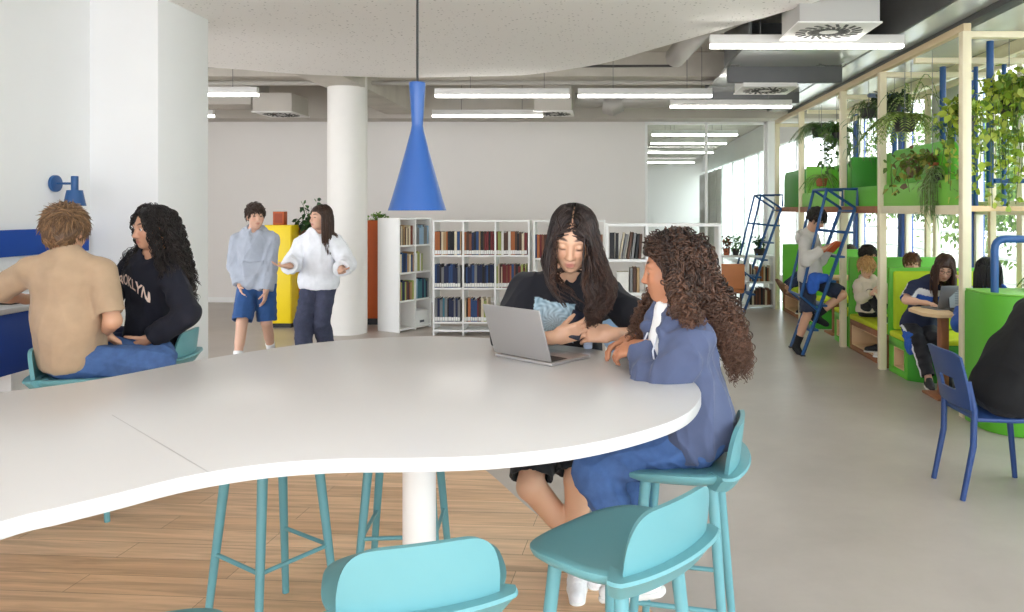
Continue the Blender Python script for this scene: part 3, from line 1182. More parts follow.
# suspended perforated ceiling with its free curved edge
isl = catmull([(-9, 7.0), (-6.2, 7.6), (-4.25, 8.22), (-3.5, 8.6), (-2.71, 8.81), (-2.19, 8.85), (-1.18, 8.74), (-.76, 8.61), (-.03, 8.02), (.46, 7.31), (.965, 6.55), (1.49, 5.76), (1.9, 4.9), (2.15, 3.8), (2.25, 2.4), (2.25, -3)], 8)
struct(MB().prism([tuple(p) for p in isl] + [(-9, -3)], 3.15, 3.36).build('ceiling_island', perforated(), smooth=False), 'white perforated acoustic ceiling with a wavy free edge')
struct(MB().lathe([(.25, 0), (.25, 3.75)], (-3.345, 9.95, 0), 40).build('column', M('column_paint', (236, 233, 228), .8, var=.01), angle=50), 'round white column')
# glass partition in the back wall
g = thing('window_1', None, None, (1.785, 13.25, 0))
g['kind'] = 'structure'
g['label'] = 'glass partition in the back wall with the next room behind'
fr = MB()
for x in (.73, 1.775, 2.80):
    fr.box((x - 1.785, -.04, 0), (x + .045 - 1.785, .04, 3.135))
fr.box((.73 - 1.785, -.04, 3.09), (2.84 - 1.785, .04, 3.135)).box((.73 - 1.785, -.04, 0), (2.84 - 1.785, .04, .06))
fr.build('window_frame', WMET, g, bevel=.004)
GLASS = bpy.data.materials.new('clear_glass')
GLASS.use_nodes = True
_n = GLASS.node_tree
_n.nodes.remove(_n.nodes['Principled BSDF'])
_t, _g2, _m = _n.nodes.new('ShaderNodeBsdfTransparent'), _n.nodes.new('ShaderNodeBsdfGlossy'), _n.nodes.new('ShaderNodeMixShader')
_f = _n.nodes.new('ShaderNodeFresnel')
_f.inputs['IOR'].default_value = 1.5
_g2.inputs['Roughness'].default_value = .01
_t.inputs['Color'].default_value = (.93, .96, .95, 1)
_geo, _inv, _mul = _n.nodes.new('ShaderNodeNewGeometry'), _n.nodes.new('ShaderNodeMath'), _n.nodes.new('ShaderNodeMath')
_inv.operation, _mul.operation = 'SUBTRACT', 'MULTIPLY'
_inv.inputs[0].default_value = 1
_n.links.new(_geo.outputs['Backfacing'], _inv.inputs[1])
_n.links.new(_inv.outputs[0], _mul.inputs[0])
_n.links.new(_f.outputs[0], _mul.inputs[1])
_n.links.new(_mul.outputs[0], _m.inputs[0])
_n.links.new(_t.outputs[0], _m.inputs[1])
_n.links.new(_g2.outputs[0], _m.inputs[2])
_n.links.new(_m.outputs[0], _n.nodes['Material Output'].inputs['Surface'])
MB().box((.73 - 1.785, -.005, .06), (2.84 - 1.785, .005, 3.09)).build('pane', GLASS, g, smooth=False)
# next room: floor, wall, pale folds in place of glass reflections, its own lamps
struct(mesh_obj('floor_next_room', [(-2, 13.35, 0), (4.05, 13.35, 0), (4.05, 31, 0), (-2, 31, 0)], [(0, 1, 2, 3)], m_conc, smooth=False))
struct(MB().box((-2, 31, 0), (4.2, 31.1, 3.75)).box((-2.1, 13.35, 0), (-2, 31, 3.75)).build('wall_next_room', WARM, smooth=False))
struct(MB().box((4.05, 13.35, 3.1), (4.2, 31, 3.75)).box((4.05, 13.35, 0), (4.2, 31, .12)).build('wall_next_room_right', WHITE, smooth=False))
g = thing('window_20', None, None, (4.1, 22, 0))  # glazing added so that daylight brightens the next room
g['kind'] = 'structure'
g['label'] = 'added window front brightening the room behind the glass partition'
fr = MB()
for y in range(14, 31, 2):
    fr.box((-.03, y - 22.04, .12), (.03, y - 21.96, 3.1))
fr.build('window_frame', WMET, g, bevel=.004)
MB().box((-.004, -8.6, .12), (.004, 8.9, 3.1)).build('pane', GLASS, g, smooth=False)


def curtain(x0, x1, y, z1, amp, n, nm='curtain'):
    N = n * 14
    vs, fs = [], []
    for i in range(N + 1):
        t = i / N
        x = x0 + (x1 - x0) * t
        for off in (0, .008):
            yy = y + amp * math.sin(t * n * 2 * PI) + .35 * amp * math.sin(t * n * 4.7 * PI + 1) + off
            vs += [(x, yy, .03), (x, yy, z1)]
    for i in range(N):
        a = i * 4
        fs += [(a, a + 4, a + 5, a + 1), (a + 2, a + 3, a + 7, a + 6)]
    return mesh_obj(nm, vs, fs, M('pale_streaks', (226, 226, 222), .95, var=.03, scale=3), fix=False)


_cu = curtain(-2.6, 2.6, 0, 2.9, .06, 20)  # pale folded sheet stands in for upright reflections in the partition glass
_cu.location, _cu.rotation_euler = (3.75, 26.5, 0), (0, 0, PI / 2)
tag(_cu, 'long pale curtain standing in for reflections in the glass partition', 'curtain')

# ---------------------------------------------------------------- ceiling services
GLOW = M('lamp_diffuser', (255, 252, 246), .4, emit=6.5)
_lamp = None


def linear_lamp(x0, y, label, L=1.6, z=2.95):
    global _lamp
    if _lamp is None:
        t = thing('linear_lamp', label, 'ceiling lamp', (x0 + L / 2, y, z), group='slim linear ceiling lamps')
        MB().box((-L / 2, -.035, .028), (L / 2, .035, .105)).build('housing', M('lamp_housing', (214, 212, 208), .5), t, bevel=.004)
        MB().box((-L / 2 + .005, -.031, 0), (L / 2 - .005, .031, .028)).build('diffuser', GLOW, t, bevel=.004)
        for x in (-L / 2 + .42, L / 2 - .3):
            MB().tube([(x, 0, .105), (x, 0, .80)], .004, 6).build('suspension_wire', M('wire_grey', (120, 120, 120), .5, .5), t)
        _lamp = t
        return t
    return copy_tree(_lamp, (x0 + L / 2, y, z), label=label)


linear_lamp(.88, 6.28, 'long linear lamp at the right, nearest and lowest hanging in view')
linear_lamp(-2.0, 9.05, 'linear lamp right behind the blue pendant top, upper of two')
linear_lamp(-2.47, 11.0, 'shorter-looking linear lamp under another one, just right of blue pendant')
linear_lamp(-.30, 9.05, 'linear lamp in the middle, in front of the round duct')
linear_lamp(.88, 10.0, 'linear lamp left of the timber loft, farthest one on that side')
linear_lamp(-5.66, 8.95, 'linear lamp emerging from behind the white pier, upper one')
linear_lamp(-7.23, 11.0, 'linear lamp tip just showing past the white pier, lower one')
for i, (x, y) in enumerate([(.9, 14.1), (1.0, 16.0), (1.1, 18.6), (1.1, 22.5)]):
    linear_lamp(x, y, ['linear lamp behind the glass partition, first in the next room', 'linear lamp behind the glass partition, second in the next room',
                       'linear lamp behind the glass partition, third in the next room', 'linear lamp behind the glass partition, deepest in the next room'][i], z=2.98)


def cassette(c, w, dpt, z, htop, label, mat):
    t = thing('ceiling_cassette', label, 'air conditioner', (c[0], c[1], z), group='ceiling cassettes with swirl vents')
    MB().box((-w / 2, -dpt / 2, .012), (w / 2, dpt / 2, htop - z)).build('housing', mat, t, bevel=.006)
    pl = MB().box((-w / 2 - .015, -dpt / 2 - .015, 0), (w / 2 + .015, dpt / 2 + .015, .014)).build('vent_plate', M('vent_white', (232, 230, 226), .5), t, bevel=.003)
    b = MB()
    R = min(w, dpt) * .46
    for k in range(20):
        a = 2 * PI * k / 20
        d = np.array([math.cos(a), math.sin(a), 0])
        n_ = np.array([-d[1], d[0], 0])
        for r0, r1 in ((.28, .62), (.68, .98)):
            p0, p1 = d * R * r0 + n_ * .02, d * R * r1 - n_ * .01
            q = n_ * .013
            z0 = np.array([0, 0, -.003])
            z1 = np.array([0, 0, .004])
            b.add([p0 - q + z0, p0 + q + z0, p1 + q + z0, p1 - q + z0, p0 - q + z1, p0 + q + z1, p1 + q + z1, p1 - q + z1],
                  [(0, 1, 2, 3), (4, 7, 6, 5), (0, 4, 5, 1), (1, 5, 6, 2), (2, 6, 7, 3), (3, 7, 4, 0)])
    b.build('swirl_slot', M('vent_dark', (60, 60, 58), .7), t, smooth=False)
    return t


cassette((-4.72, 11.15), .56, .62, 3.0, 3.28, 'ceiling cassette with swirl vent between the white pier and the column', CONC2)
cassette((-.72, 11.2), .54, .6, 3.02, 3.4, 'ceiling cassette at the end of the round duct', CONC2)
cassette((1.76, 5.93), .60, .56, 3.0, 3.75, 'largest ceiling cassette, top right above the nearest linear lamp', M('cassette_grey', (176, 174, 170), .6))
cassette((1.92, 9.0), .62, .58, 3.02, 3.3, 'flat ceiling cassette with swirl vent left of the timber loft', M('vent_white', (232, 230, 226), .5))
b = MB().box((-6.6, 10.9, 3.12), (-5.05, 11.5, 3.55))
tag(b.build('ventilation_duct', CONC2, bevel=.01), 'square grey duct joined to the cassette left of the column', 'duct')
b = MB()
b.tube([(-.42, 11.4, 3.26), (-.2, 11.4, 3.25), (.0, 11.4, 3.27), (.1, 11.4, 3.22)], [.10, .12, .11, .12], 16)
b.tube([(.02, 11.38, 3.18), (.14, 11.36, 3.16), (.28, 11.36, 3.2)], [.13, .155, .12], 16)
b.tube([(.2, 11.4, 3.24), (.45, 11.4, 3.25), (.8, 11.4, 3.26), (1.3, 11.4, 3.26), (2.6, 11.4, 3.26)], .12, 16)
tag(b.build('round_duct', M('duct_foil', (176, 172, 166), .55, .3, bump=.3, bscale=25)), 'round pale duct with a bulging elbow in front of the back wall', 'duct')
t = tag(MB().tube([(-9, 10.2, 3.30), (1.5, 10.2, 3.32)], .032, 12).build('ceiling_pipe', M('pipe_grey', (176, 172, 165), .6)), 'thin pale pipe running across under the ceiling beam', 'pipe')
b = MB().tube([(-9, 9.45, 3.40), (-3, 9.45, 3.385), (.9, 9.45, 3.40)], .016, 8)
tag(b.build('cable_run', M('cable_dark', (62, 60, 58), .7)), 'thin dark cable run crossing the ceiling above the column', 'cable')
b = MB().tube([(1.55, 6.9, 3.52), (1.3, 7.2, 3.5), (1.0, 8.0, 3.5), (.9, 9.4, 3.5)], .13, 14)
tag(b.build('curved_duct', M('duct_foil', (176, 172, 166), .55, .3)), 'curved foil duct leading off the largest cassette', 'duct')
# metal ceiling over the loft with its dark fascias
struct(MB().box((2.77, -3, 3.25), (4.2, 13.2, 3.27)).build('ceiling_metal', MIRR, smooth=False), 'glossy metal ceiling over the loft')
struct(MB().box((2.74, -3, 3.25), (2.77, 13.1, 3.75)).build('ceiling_fascia', DARK, bevel=.004), 'dark grey ceiling fascia')
struct(MB().box((3.09, -3, 3.195), (3.22, 13.1, 3.25)).build('ceiling_channel', M('channel_dark', (74, 75, 77), .5), bevel=.004), 'dark channel along the metal ceiling')
struct(MB().box((1.43, 7.3, 3.25), (2.74, 8.7, 3.28)).build('ceiling_raft', MIRR, bevel=.004), 'glossy metal ceiling raft beside the loft')
struct(MB().box((1.43, 8.7, 3.07), (2.74, 8.78, 3.75)).box((1.40, 7.3, 3.25), (1.43, 8.78, 3.75)).build('ceiling_raft_fascia', DARK, bevel=.004))
struct(MB().box((1.43, 8.78, 3.25), (2.74, 10.6, 3.28)).build('ceiling_raft_far', MIRR, bevel=.004))
struct(MB().box((1.43, 10.6, 3.10), (2.74, 10.68, 3.75)).build('ceiling_raft_far_fascia', DARK, bevel=.004))

# ---------------------------------------------------------------- window wall on the right
FR = M('window_frame_cream', (236, 232, 214), .5)
ys = [-3.0, -1.1, .8, 2.65, 4.55, 6.45, 8.35, 10.25, 12.1, 13.2]
for i in range(len(ys) - 1):
    y0, y1 = ys[i], ys[i + 1]
    w = thing('window_%d' % (i + 2), None, None, (4.08, (y0 + y1) / 2, 0))
    w['kind'] = 'structure'
    w['label'] = 'tall window of the outside wall beside the loft'
    hh = (y1 - y0) / 2
    b = MB()
    for z0, z1 in ((0, .12), (1.56, 1.70), (3.13, 3.25)):
        b.box((-.04, -hh, z0), (.04, hh, z1))
    b.box((-.04, -hh + .06, 0), (.04, -hh + .12, 3.2)).box((-.04, hh - .12, 0), (.04, hh - .06, 3.2))
    b.box((-.03, -.05, 0), (.03, .05, 3.2))
    b.build('window_frame', FR, w, bevel=.004)
    MB().box((-.004, -hh + .1, .1), (.004, hh - .1, 3.15)).build('pane', GLASS, w, smooth=False)
    struct(MB().box((4.0, y0 - .07, 0), (4.16, y0 + .07, 3.25)).build('trim_%d' % (i + 1), M('pier_blue', (52, 88, 168), .5), bevel=.006), 'blue window pier')
tag(MB().box((4.00, 8.55, 1.95), (4.02, 9.25, 3.1)).box((3.985, 8.55, 1.93), (4.025, 9.25, 1.96)).build('roller_blind', M('blind_grey', (196, 198, 196), .8)), 'half lowered pale grey roller blind in an upper window', 'blind')
struct(MB().box((3.96, 3, 3.12), (4.0, 13.1, 3.245)).build('trim_header', CREAM, bevel=.004), 'cream header rail under the metal ceiling')
# ================================================================= furniture
TEAL = M('teal_lacquer', (102, 158, 165), .42, var=.015)
TZ = 1.05


def on_table(u, v):
    d = (EYE - TZ) * FPX / (v - V0)
    return ((u - U0) * d / FPX, d)


def rz_of(f):
    return math.atan2(-f[0], f[1])


# ---- the big wavy table
outl = [(-2.35, 2.22), (-2.05, 2.32), on_table(0, 392), on_table(98, 379), on_table(210, 358), on_table(300, 344.5), on_table(365, 338.5), on_table(430, 336), on_table(485, 338),
        on_table(545, 343), on_table(605, 351), on_table(650, 362), on_table(684, 375), on_table(700, 389), on_table(698, 402), on_table(684, 415), on_table(655, 427), on_table(610, 439), on_table(560, 448),
        on_table(500, 454.5), on_table(450, 457), on_table(400, 458), on_table(345, 458.5), on_table(290, 461.5), on_table(240, 467), on_table(180, 477.5), on_table(114, 494), on_table(60, 507), on_table(0, 522),
        (-1.2, 1.12), (-1.42, .82), (-1.8, .66), (-2.3, .7), (-2.8, .95), (-3.0, 1.4), (-2.85, 1.95)]
outl = [tuple(p) for p in catmull(outl, 5, True)]
tb = thing('worktable', 'big white wavy-edged high table filling the foreground', 'table', (-.6, 2.5, 0))
LAM = M('white_laminate', (203, 202, 201), .28, var=.008, scale=3)
MB().prism([(x + .6, y - 2.5) for x, y in outl], TZ - .034, TZ).build('tabletop', LAM, tb, bevel=.003)
a, b_ = np.array(on_table(112, 415)), np.array(on_table(208, 472))
sd = nrm(b_ - a)
sn = np.array([-sd[1], sd[0]]) * .0012
mesh_obj('seam', [(*(q + np.array([.6, -2.5])), TZ + .0004) for q in (a - sn, b_ - sn, b_ + sn, a + sn)], [(0, 1, 2, 3)], M('seam_pale', (182, 181, 180), .6), tb, smooth=False)
for (x, y) in ((-.585, 2.42), (-2.1, 1.45)):
    l_ = MB().lathe([(.001, 0), (.24, 0), (.24, .008), (.21, .014), (.052, .018), (.052, TZ - .05), (.11, TZ - .046), (.11, TZ - .034), (.001, TZ - .034)], (x + .6, y - 2.5, 0), 36, cap=False)
    l_.build('pedestal', WMET, tb, angle=40)


# ---- teal bar stools
def make_stool(label, loc, rz):
    t = thing('bar_stool', label, 'stool', loc, rz, 'teal bar stools')
    # seat: softly dished rounded square, its rear edge passing under the back as a ledge
    n, rings = 56, [0, .35, .65, .85, .95, 1.0]
    def out(a, r):
        c, s_ = math.cos(a), math.sin(a)
        e = 2 / 2.9
        x = .212 * math.copysign(abs(c) ** e, c)
        y = .200 * math.copysign(abs(s_) ** e, s_)
        return x * r, y * r
    vs, fs = [], []
    prof = [(r, .750 - .016 * (1 - r ** 2) - (.006 if r == 1 else 0)) for r in rings] + [(1.0, .738), (.97, .724), (.88, .714), (.5, .708), (0, .706)]
    for (r, z) in prof:
        for k in range(n):
            a = 2 * PI * k / n
            x, y = out(a, r)
            zz = z - .022 * max(0, y / .2) ** 2 * r + (.006 * (x / .2) ** 2 if z > .72 else 0)
            vs.append((x, y, zz))
    for i in range(len(prof) - 1):
        for k in range(n):
            fs.append((i * n + k, i * n + (k + 1) % n, (i + 1) * n + (k + 1) % n, (i + 1) * n + k))
    sb = MB()
    sb.add(vs, fs)
    sb.build('seat', TEAL, t, angle=60)
    # back: one bent shell with a generously rounded top
    NA, NZ = 40, 12
    A = math.radians(53)
    o_in, o_out = [], []
    def bp(u, w, th):
        a = u * A
        top = .900 - .006 * u * u
        zt = .728 + (top - .728) * (1 - max(0, (abs(u) - .35) / .65) ** 3.2) ** .6
        z = .728 + (zt - .728) * w
        r = .180 + th + .022 * (z - .728) / .2
        return (r * 1.12 * math.sin(a), -r * (.62 + .38 * math.cos(a)) * 1.0, z)
    vs, fs = [], []
    for th in (0, .016):
        for i in range(NA + 1):
            for j in range(NZ + 1):
                vs.append(bp(-1 + 2 * i / NA, j / NZ, th))
    m = (NA + 1) * (NZ + 1)
    idx = lambda s_, i, j: s_ * m + i * (NZ + 1) + j
    for i in range(NA):
        for j in range(NZ):
            fs.append((idx(0, i, j), idx(0, i + 1, j), idx(0, i + 1, j + 1), idx(0, i, j + 1)))
            fs.append((idx(1, i, j), idx(1, i, j + 1), idx(1, i + 1, j + 1), idx(1, i + 1, j)))
        fs.append((idx(0, i, NZ), idx(0, i + 1, NZ), idx(1, i + 1, NZ), idx(1, i, NZ)))
        fs.append((idx(0, i, 0), idx(1, i, 0), idx(1, i + 1, 0), idx(0, i + 1, 0)))
    for j in range(NZ):
        fs.append((idx(0, 0, j), idx(0, 0, j + 1), idx(1, 0, j + 1), idx(1, 0, j)))
        fs.append((idx(0, NA, j), idx(1, NA, j), idx(1, NA, j + 1), idx(0, NA, j + 1)))
    bb = MB()
    bb.add(vs, fs)
    bb.build('backrest', TEAL, t, angle=50)
    # ledge: the seat rim running round behind the back
    lb = MB()
    pts = []
    L = 28
    prof2 = [(.165, .752), (.232, .756), (.236, .748), (.226, .738), (.200, .700), (.165, .694)]
    vs, fs = [], []
    for i in range(L + 1):
        u = -1 + 2 * i / L
        a = u * math.radians(72)
        for (r, z) in prof2:
            rr = r - .02 * max(0, abs(u) - .8) / .2
            vs.append((rr * 1.06 * math.sin(a), -rr * (.60 + .40 * math.cos(a)), z))
    q = len(prof2)
    for i in range(L):
        for j in range(q):
            fs.append((i * q + j, (i + 1) * q + j, (i + 1) * q + (j + 1) % q, i * q + (j + 1) % q))
    fs += [tuple(range(q)), tuple(range(L * q, (L + 1) * q))[::-1]]
    lb.add(vs, fs)
    lb.build('rear_ledge', TEAL, t, angle=40)
    at = lambda sx, sy, z: (sx * (.170 - .082 * z), sy * (.170 - .082 * z), z)
    for sx in (1, -1):
        for sy in (1, -1):
            MB().tube([at(sx, sy, 0), at(sx, sy, .35), at(sx, sy, .705)], [.0135, .0165, .0195], 14).build('leg', TEAL, t, angle=50)
    for (p, q_) in (((-1, 1), (1, 1)), ((1, 1), (1, -1)), ((-1, 1), (-1, -1))):
        MB().tube([at(*p, .29), at(*q_, .29)], .0085, 10).build('rung', TEAL, t, angle=50)
    return t


SC1 = (.035, 2.03)
stool0 = make_stool('empty teal bar stool at the lower right, turned so its seat shows', (.035, 2.03, 0), rz_of((-.75, .66)))
copy_tree(stool0, (-.452, 1.83, 0), rz_of((-.30, .95)), 'teal bar stool in front, seen from behind its broad back')
copy_tree(stool0, (-.965, 1.475, 0), rz_of((-.4, .92)), 'teal bar stool of which only a back corner enters at the bottom')
copy_tree(stool0, (.282, 2.68, 0), rz_of((-.93, .22)), 'teal bar stool carrying the girl in the blue hoodie')
copy_tree(stool0, (-1.29, 2.97, 0), rz_of((.83, -.55)), 'empty teal bar stool tucked under the left of the table')
copy_tree(stool0, (-.84, 3.22, 0), rz_of((.08, -1)), 'empty teal bar stool tucked under the table behind its white pedestal')
copy_tree(stool0, (-2.77, 4.05, 0), rz_of((.95, .25)), 'teal bar stool under the person in the tan shirt')
copy_tree(stool0, (-2.67, 4.53, 0), rz_of((-.93, -.15)), 'teal bar stool under the person in the dark lettered hoodie')

# ---- laptop of the two girls
BL, BR_ = np.array(on_table(495, 356.5)), np.array(on_table(551, 367))
mid = (BL + BR_) / 2
wd = nrm(BR_ - BL)
fd = np.array([-wd[1], wd[0]])
if fd[0] < 0:
    fd = -fd
ALU = M('aluminium', (186, 184, 184), .32, .75, var=.01)


def make_laptop(label, loc, rz, tilt=108, body=None, screen=(24, 26, 30), name='laptop'):
    """Local: hinge along x at y=0, keyboard towards -y."""
    m = body or ALU
    t = thing(name, label, 'laptop', loc, rz, 'laptops')
    W, D, H = .152, .212, .206
    ba = MB().box((-W, -D, 0), (W, 0, .0125)).build('base', m, t, bevel=.004, seg=3)
    kb = MB().box((-W + .018, -.105, .0125), (W - .018, -.012, .0135)).build('keyboard', M('key_black', (30, 31, 34), .5), ba, smooth=False)
    k = MB()
    for r in range(6):
        for c in range(14):
            x = -W + .022 + c * .0191
            y = -.026 - r * .0150
            k.box((x, y, .0135), (x + .0165, y + .0120, .0148))
    k.build('keys', M('key_cap', (44, 45, 48), .5), kb, smooth=False)
    MB().box((-.05, -.198, .0124), (.05, -.118, .0131)).build('trackpad', M('trackpad', (170, 169, 170), .3, .6), ba, bevel=.0005)
    a = math.radians(tilt)
    R = rotx(PI - a) if False else np.array([[1, 0, 0], [0, math.cos(PI - a), -math.sin(PI - a)], [0, math.sin(PI - a), math.cos(PI - a)]])
    # lid is modelled lying back flat (towards +y) and swung up
    lid = MB().box((-W, .004, 0), (W, H, .006), R, (0, 0, .0125)).build('lid', m, t, bevel=.0025, seg=3)
    MB().box((-W + .006, .012, .006), (W - .006, H - .006, .0066), R, (0, 0, .0125)).build('screen', M('screen_%d' % screen[0], screen, .12), lid, smooth=False)
    return t, lid, R


hz = np.array([mid[0], mid[1], TZ])
lap, _, _ = make_laptop('open silver laptop on the white table between the two girls', hz, rz_of(-fd), 108)

# ---- pendant lamp
pd_ = (-.64, 2.62)
pz = EYE - (210.5 - V0) * pd_[1] / FPX
s_ = pd_[1] / FPX
t = thing('pendant_lamp', 'blue hourglass pendant lamp hanging over the white table', 'pendant lamp', (pd_[0], pd_[1], pz))
prof = [(28.6, 0), (28.2, 1.2), (24.5, 13), (17.5, 38), (11, 62), (6.6, 79), (5.6, 85), (5.8, 90), (6.9, 108), (8.1, 126), (7.8, 128), (1, 128.5)]
inn = [(27.6, 0.3), (23.5, 13), (16.5, 38), (10, 62), (5.2, 80), (.3, 84)]
pts = [(r * s_, z * s_) for r, z in inn[::-1]] + [(r * s_, z * s_) for r, z in prof]
MB().lathe(pts, (0, 0, 0), 64, cap=False).build('lamp_shade', M('pendant_blue', (24, 76, 144), .36, var=.01, coat=.15), t, angle=40)
MB().tube([(0, 0, 128 * s_), (0, 0, 3.15 - pz)], .0042, 8).build('cord', M('cord_black', (30, 30, 30), .6), t)
MB().ball((0, 0, 40 * s_), .03, 8).build('bulb', M('bulb_warm', (255, 244, 224), .4, emit=4), t)
MB().lathe([(.001, 0), (.05, 0), (.05, .02), (.001, .02)], (0, 0, 3.13 - pz), 24, cap=False).build('ceiling_rose', WMET, t)

# ---- left bay: counter, panel, wall lamp
t = thing('wall_counter', 'white wall counter with blue front panel beside the tan shirt', 'counter', (XW, 3.8, 0))
MB().box((0.002, -2.2, 1.045), (.43, 1.64, 1.075)).build('worktop', LAM, t, bevel=.003)
MB().box((.36, -2.2, .70), (.385, .80, 1.045)).build('front_panel', M('panel_blue', (18, 66, 158), .6, var=.03), t, bevel=.002)
for y in (-1.8, .5, 1.5):
    MB().box((.002, y, .2), (.33, y + .03, 1.045)).build('bracket', WMET, t, bevel=.003)
tag(MB().box((XW + .002, 3.4, 1.325), (XW + .03, 5.4, 1.49)).build('pin_board', M('felt_blue', (24, 74, 166), .9, bump=.1, bscale=300), bevel=.003), 'long blue felt pin board on the white wall above the counter', 'board')
t = thing('power_strip', 'flat black device lying on the counter under the blue board', 'device', (XW + .2, 4.52, 1.075))
MB().box((-.12, -.2, 0), (.12, .2, .018)).build('case', M('plastic_black', (26, 27, 30), .4), t, bevel=.004)
q = P(54, 183.5, 5.09)
t = thing('wall_lamp', 'small blue wall lamp above the person in the tan shirt', 'wall lamp', (XW + .002, q[1], q[2]))
MB().tube([(0, 0, 0), (.022, 0, 0)], .056, 28).build('wall_plate', BLUE, t, bevel=.003)
MB().tube([(.022, 0, 0), (.14, 0, 0)], .008, 10).build('arm', BLUE, t)
MB().tube([(.14, 0, -.05), (.14, 0, .05)], .022, 18).build('socket', BLUE, t, bevel=.004)
MB().lathe([(.046, 0), (.066, -.105), (.063, -.105), (.043, -.003), (.001, -.003)], (.14, 0, -.045), 28, cap=False).lathe([(.046, 0), (.001, 0)], (.14, 0, -.045), 28, cap=False).build('lamp_shade', BLUE, t, angle=40)

# ---- bookcases
BW = M('bookcase_white', (238, 238, 236), .5, var=.008)


def bookcase(name, label, loc, rz, xs, zs, depth, th=.022, back=False, plinth=.0, group=None):
    """Open shelf unit: local x along the front, y = depth into the unit, front at y=0."""
    t = thing(name, label, 'bookcase', loc, rz, group)
    for i, x in enumerate(xs):
        MB().box((x - th / 2, 0, 0), (x + th / 2, depth, zs[-1] + th / 2)).build('upright', BW, t, bevel=.002)
    for z in zs:
        for a, c in zip(xs[:-1], xs[1:]):
            MB().box((a + th / 2, .002, z - th / 2), (c - th / 2, depth - .002, z + th / 2)).build('shelf', BW, t, bevel=.002)
    if back:
        MB().box((xs[0], depth - .008, 0), (xs[-1], depth, zs[-1])).build('back_panel', M('back_cream', (222, 214, 200), .7), t)
    return t


BOOKC = [('dark navy', (30, 40, 72)), ('blue', (44, 74, 122)), ('black', (32, 32, 36)), ('dark brown', (86, 58, 44)), ('rust brown', (132, 80, 56)), ('orange', (178, 104, 56)), ('cream', (222, 208, 178)),
         ('grey', (128, 128, 128)), ('teal', (60, 118, 132)), ('pale blue', (150, 180, 205)), ('white', (226, 224, 218)), ('maroon', (116, 40, 42)), ('olive', (120, 124, 64)), ('lime', (160, 168, 92)), ('tan', (180, 146, 104))]
BM = {n: M('book_' + n.replace(' ', '_'), c, .6, var=.04, scale=30) for n, c in BOOKC}
PAGES = M('book_pages', (228, 220, 202), .9)
LABELM = M('spine_label', (230, 230, 226), .7)
ORD = ['first', 'second', 'third', 'fourth', 'fifth', 'sixth', 'seventh', 'eighth', 'ninth', 'tenth', 'eleventh', 'twelfth', 'thirteenth', 'fourteenth', 'fifteenth', 'sixteenth', 'seventeenth', 'eighteenth']


def book(x, th, h, d, col, W, rz, label, group, lean=0.0, sticker=True, y0=.02):
    """Spine towards -y. W maps the unit's local point to the world."""
    t = th
    b = MB()
    b.cur = 0
    b.box((0, 0, 0), (t, .004, h)).box((0, 0, 0), (.0028, d, h)).box((t - .0028, 0, 0), (t, d, h))
    b.cur = 1
    b.box((.0028, .004, .004), (t - .0028, d - .005, h - .004))
    b.cur = 2
    if sticker:
        b.box((.001, -.0006, .012), (t - .001, 0.0004, .012 + .16 * h))
    o = b.build('book', [BM[col], PAGES, LABELM], None, smooth=False, loc=W(x, y0))
    o.rotation_euler = (0, lean, rz)
    tag(o, label, 'book', group)
    return o


def fill(unit_loc, rz, x0, x1, z, zmax, rg, pal, where, group, fillr=.93, depth=.2, hmin=.70, y0=.02, sticker=True, gap=0.0):
    c, s = math.cos(rz), math.sin(rz)
    zz = z
    W = lambda x, y: (unit_loc[0] + c * x - s * y, unit_loc[1] + s * x + c * y, unit_loc[2] + zz)
    x = x0 + .012 + gap
    k = 0
    Hc = zmax - z
    while True:
        th = rg.uniform(.014, .036)
        if x + th > x0 + (x1 - x0) * fillr or k >= 18:
            break
        h = min(Hc * rg.uniform(hmin - .06, .80), .30)
        col = pal[rg.integers(len(pal))]
        book(x, th, h, depth * rg.uniform(.8, 1), col, W, rz, f'{col} book, {ORD[k]} from left, {where}', group, sticker=sticker, y0=y0)
        x += th + .0012
        k += 1


rg = np.random.default_rng(4)
# wide bookcase behind the laptop
sx = 9.75 / FPX
xs = [(434 - U0) * sx, (463.5 - U0) * sx, (495.5 - U0) * sx, (529 - U0) * sx]
zs = [.06, .165, .60, 1.02, 1.465]
L0 = (0, 9.72, 0)
bookcase('bookcase', 'wide white open bookcase with three bays of books behind the silver laptop', (xs[0], 9.72, 0), 0, [x - xs[0] for x in xs], zs, .34, group='white bookcases')
dk = ['dark navy', 'black', 'dark brown', 'rust brown', 'grey', 'blue', 'cream', 'maroon', 'tan', 'black', 'dark navy', 'orange']
bl = ['dark navy', 'blue', 'black', 'blue', 'dark navy', 'grey', 'dark navy']
mx_ = ['orange', 'cream', 'blue', 'dark brown', 'rust brown', 'lime', 'black', 'white', 'maroon']
rows = [(1.031, 1.45, 'top'), (.611, 1.01, 'middle'), (.176, .59, 'bottom')]
pals = [[dk, dk, mx_ + ['dark brown', 'rust brown']], [bl, bl + ['black'], mx_ + ['lime']], [['black', 'dark navy', 'grey', 'teal', 'dark navy'], mx_, mx_]]
for r, (z, zm, rn) in enumerate(rows):
    for c, cn in enumerate(('left', 'middle', 'right')):
        if r == 2 and c == 2:
            continue
        fill(L0, 0, xs[c], xs[c + 1], z, zm, rg, pals[r][c], f'{rn} row of {cn} bay in wide bookcase', 'books in the wide bookcase', fillr=.97 if not (r == 2 and c == 1) else .8, depth=.22)
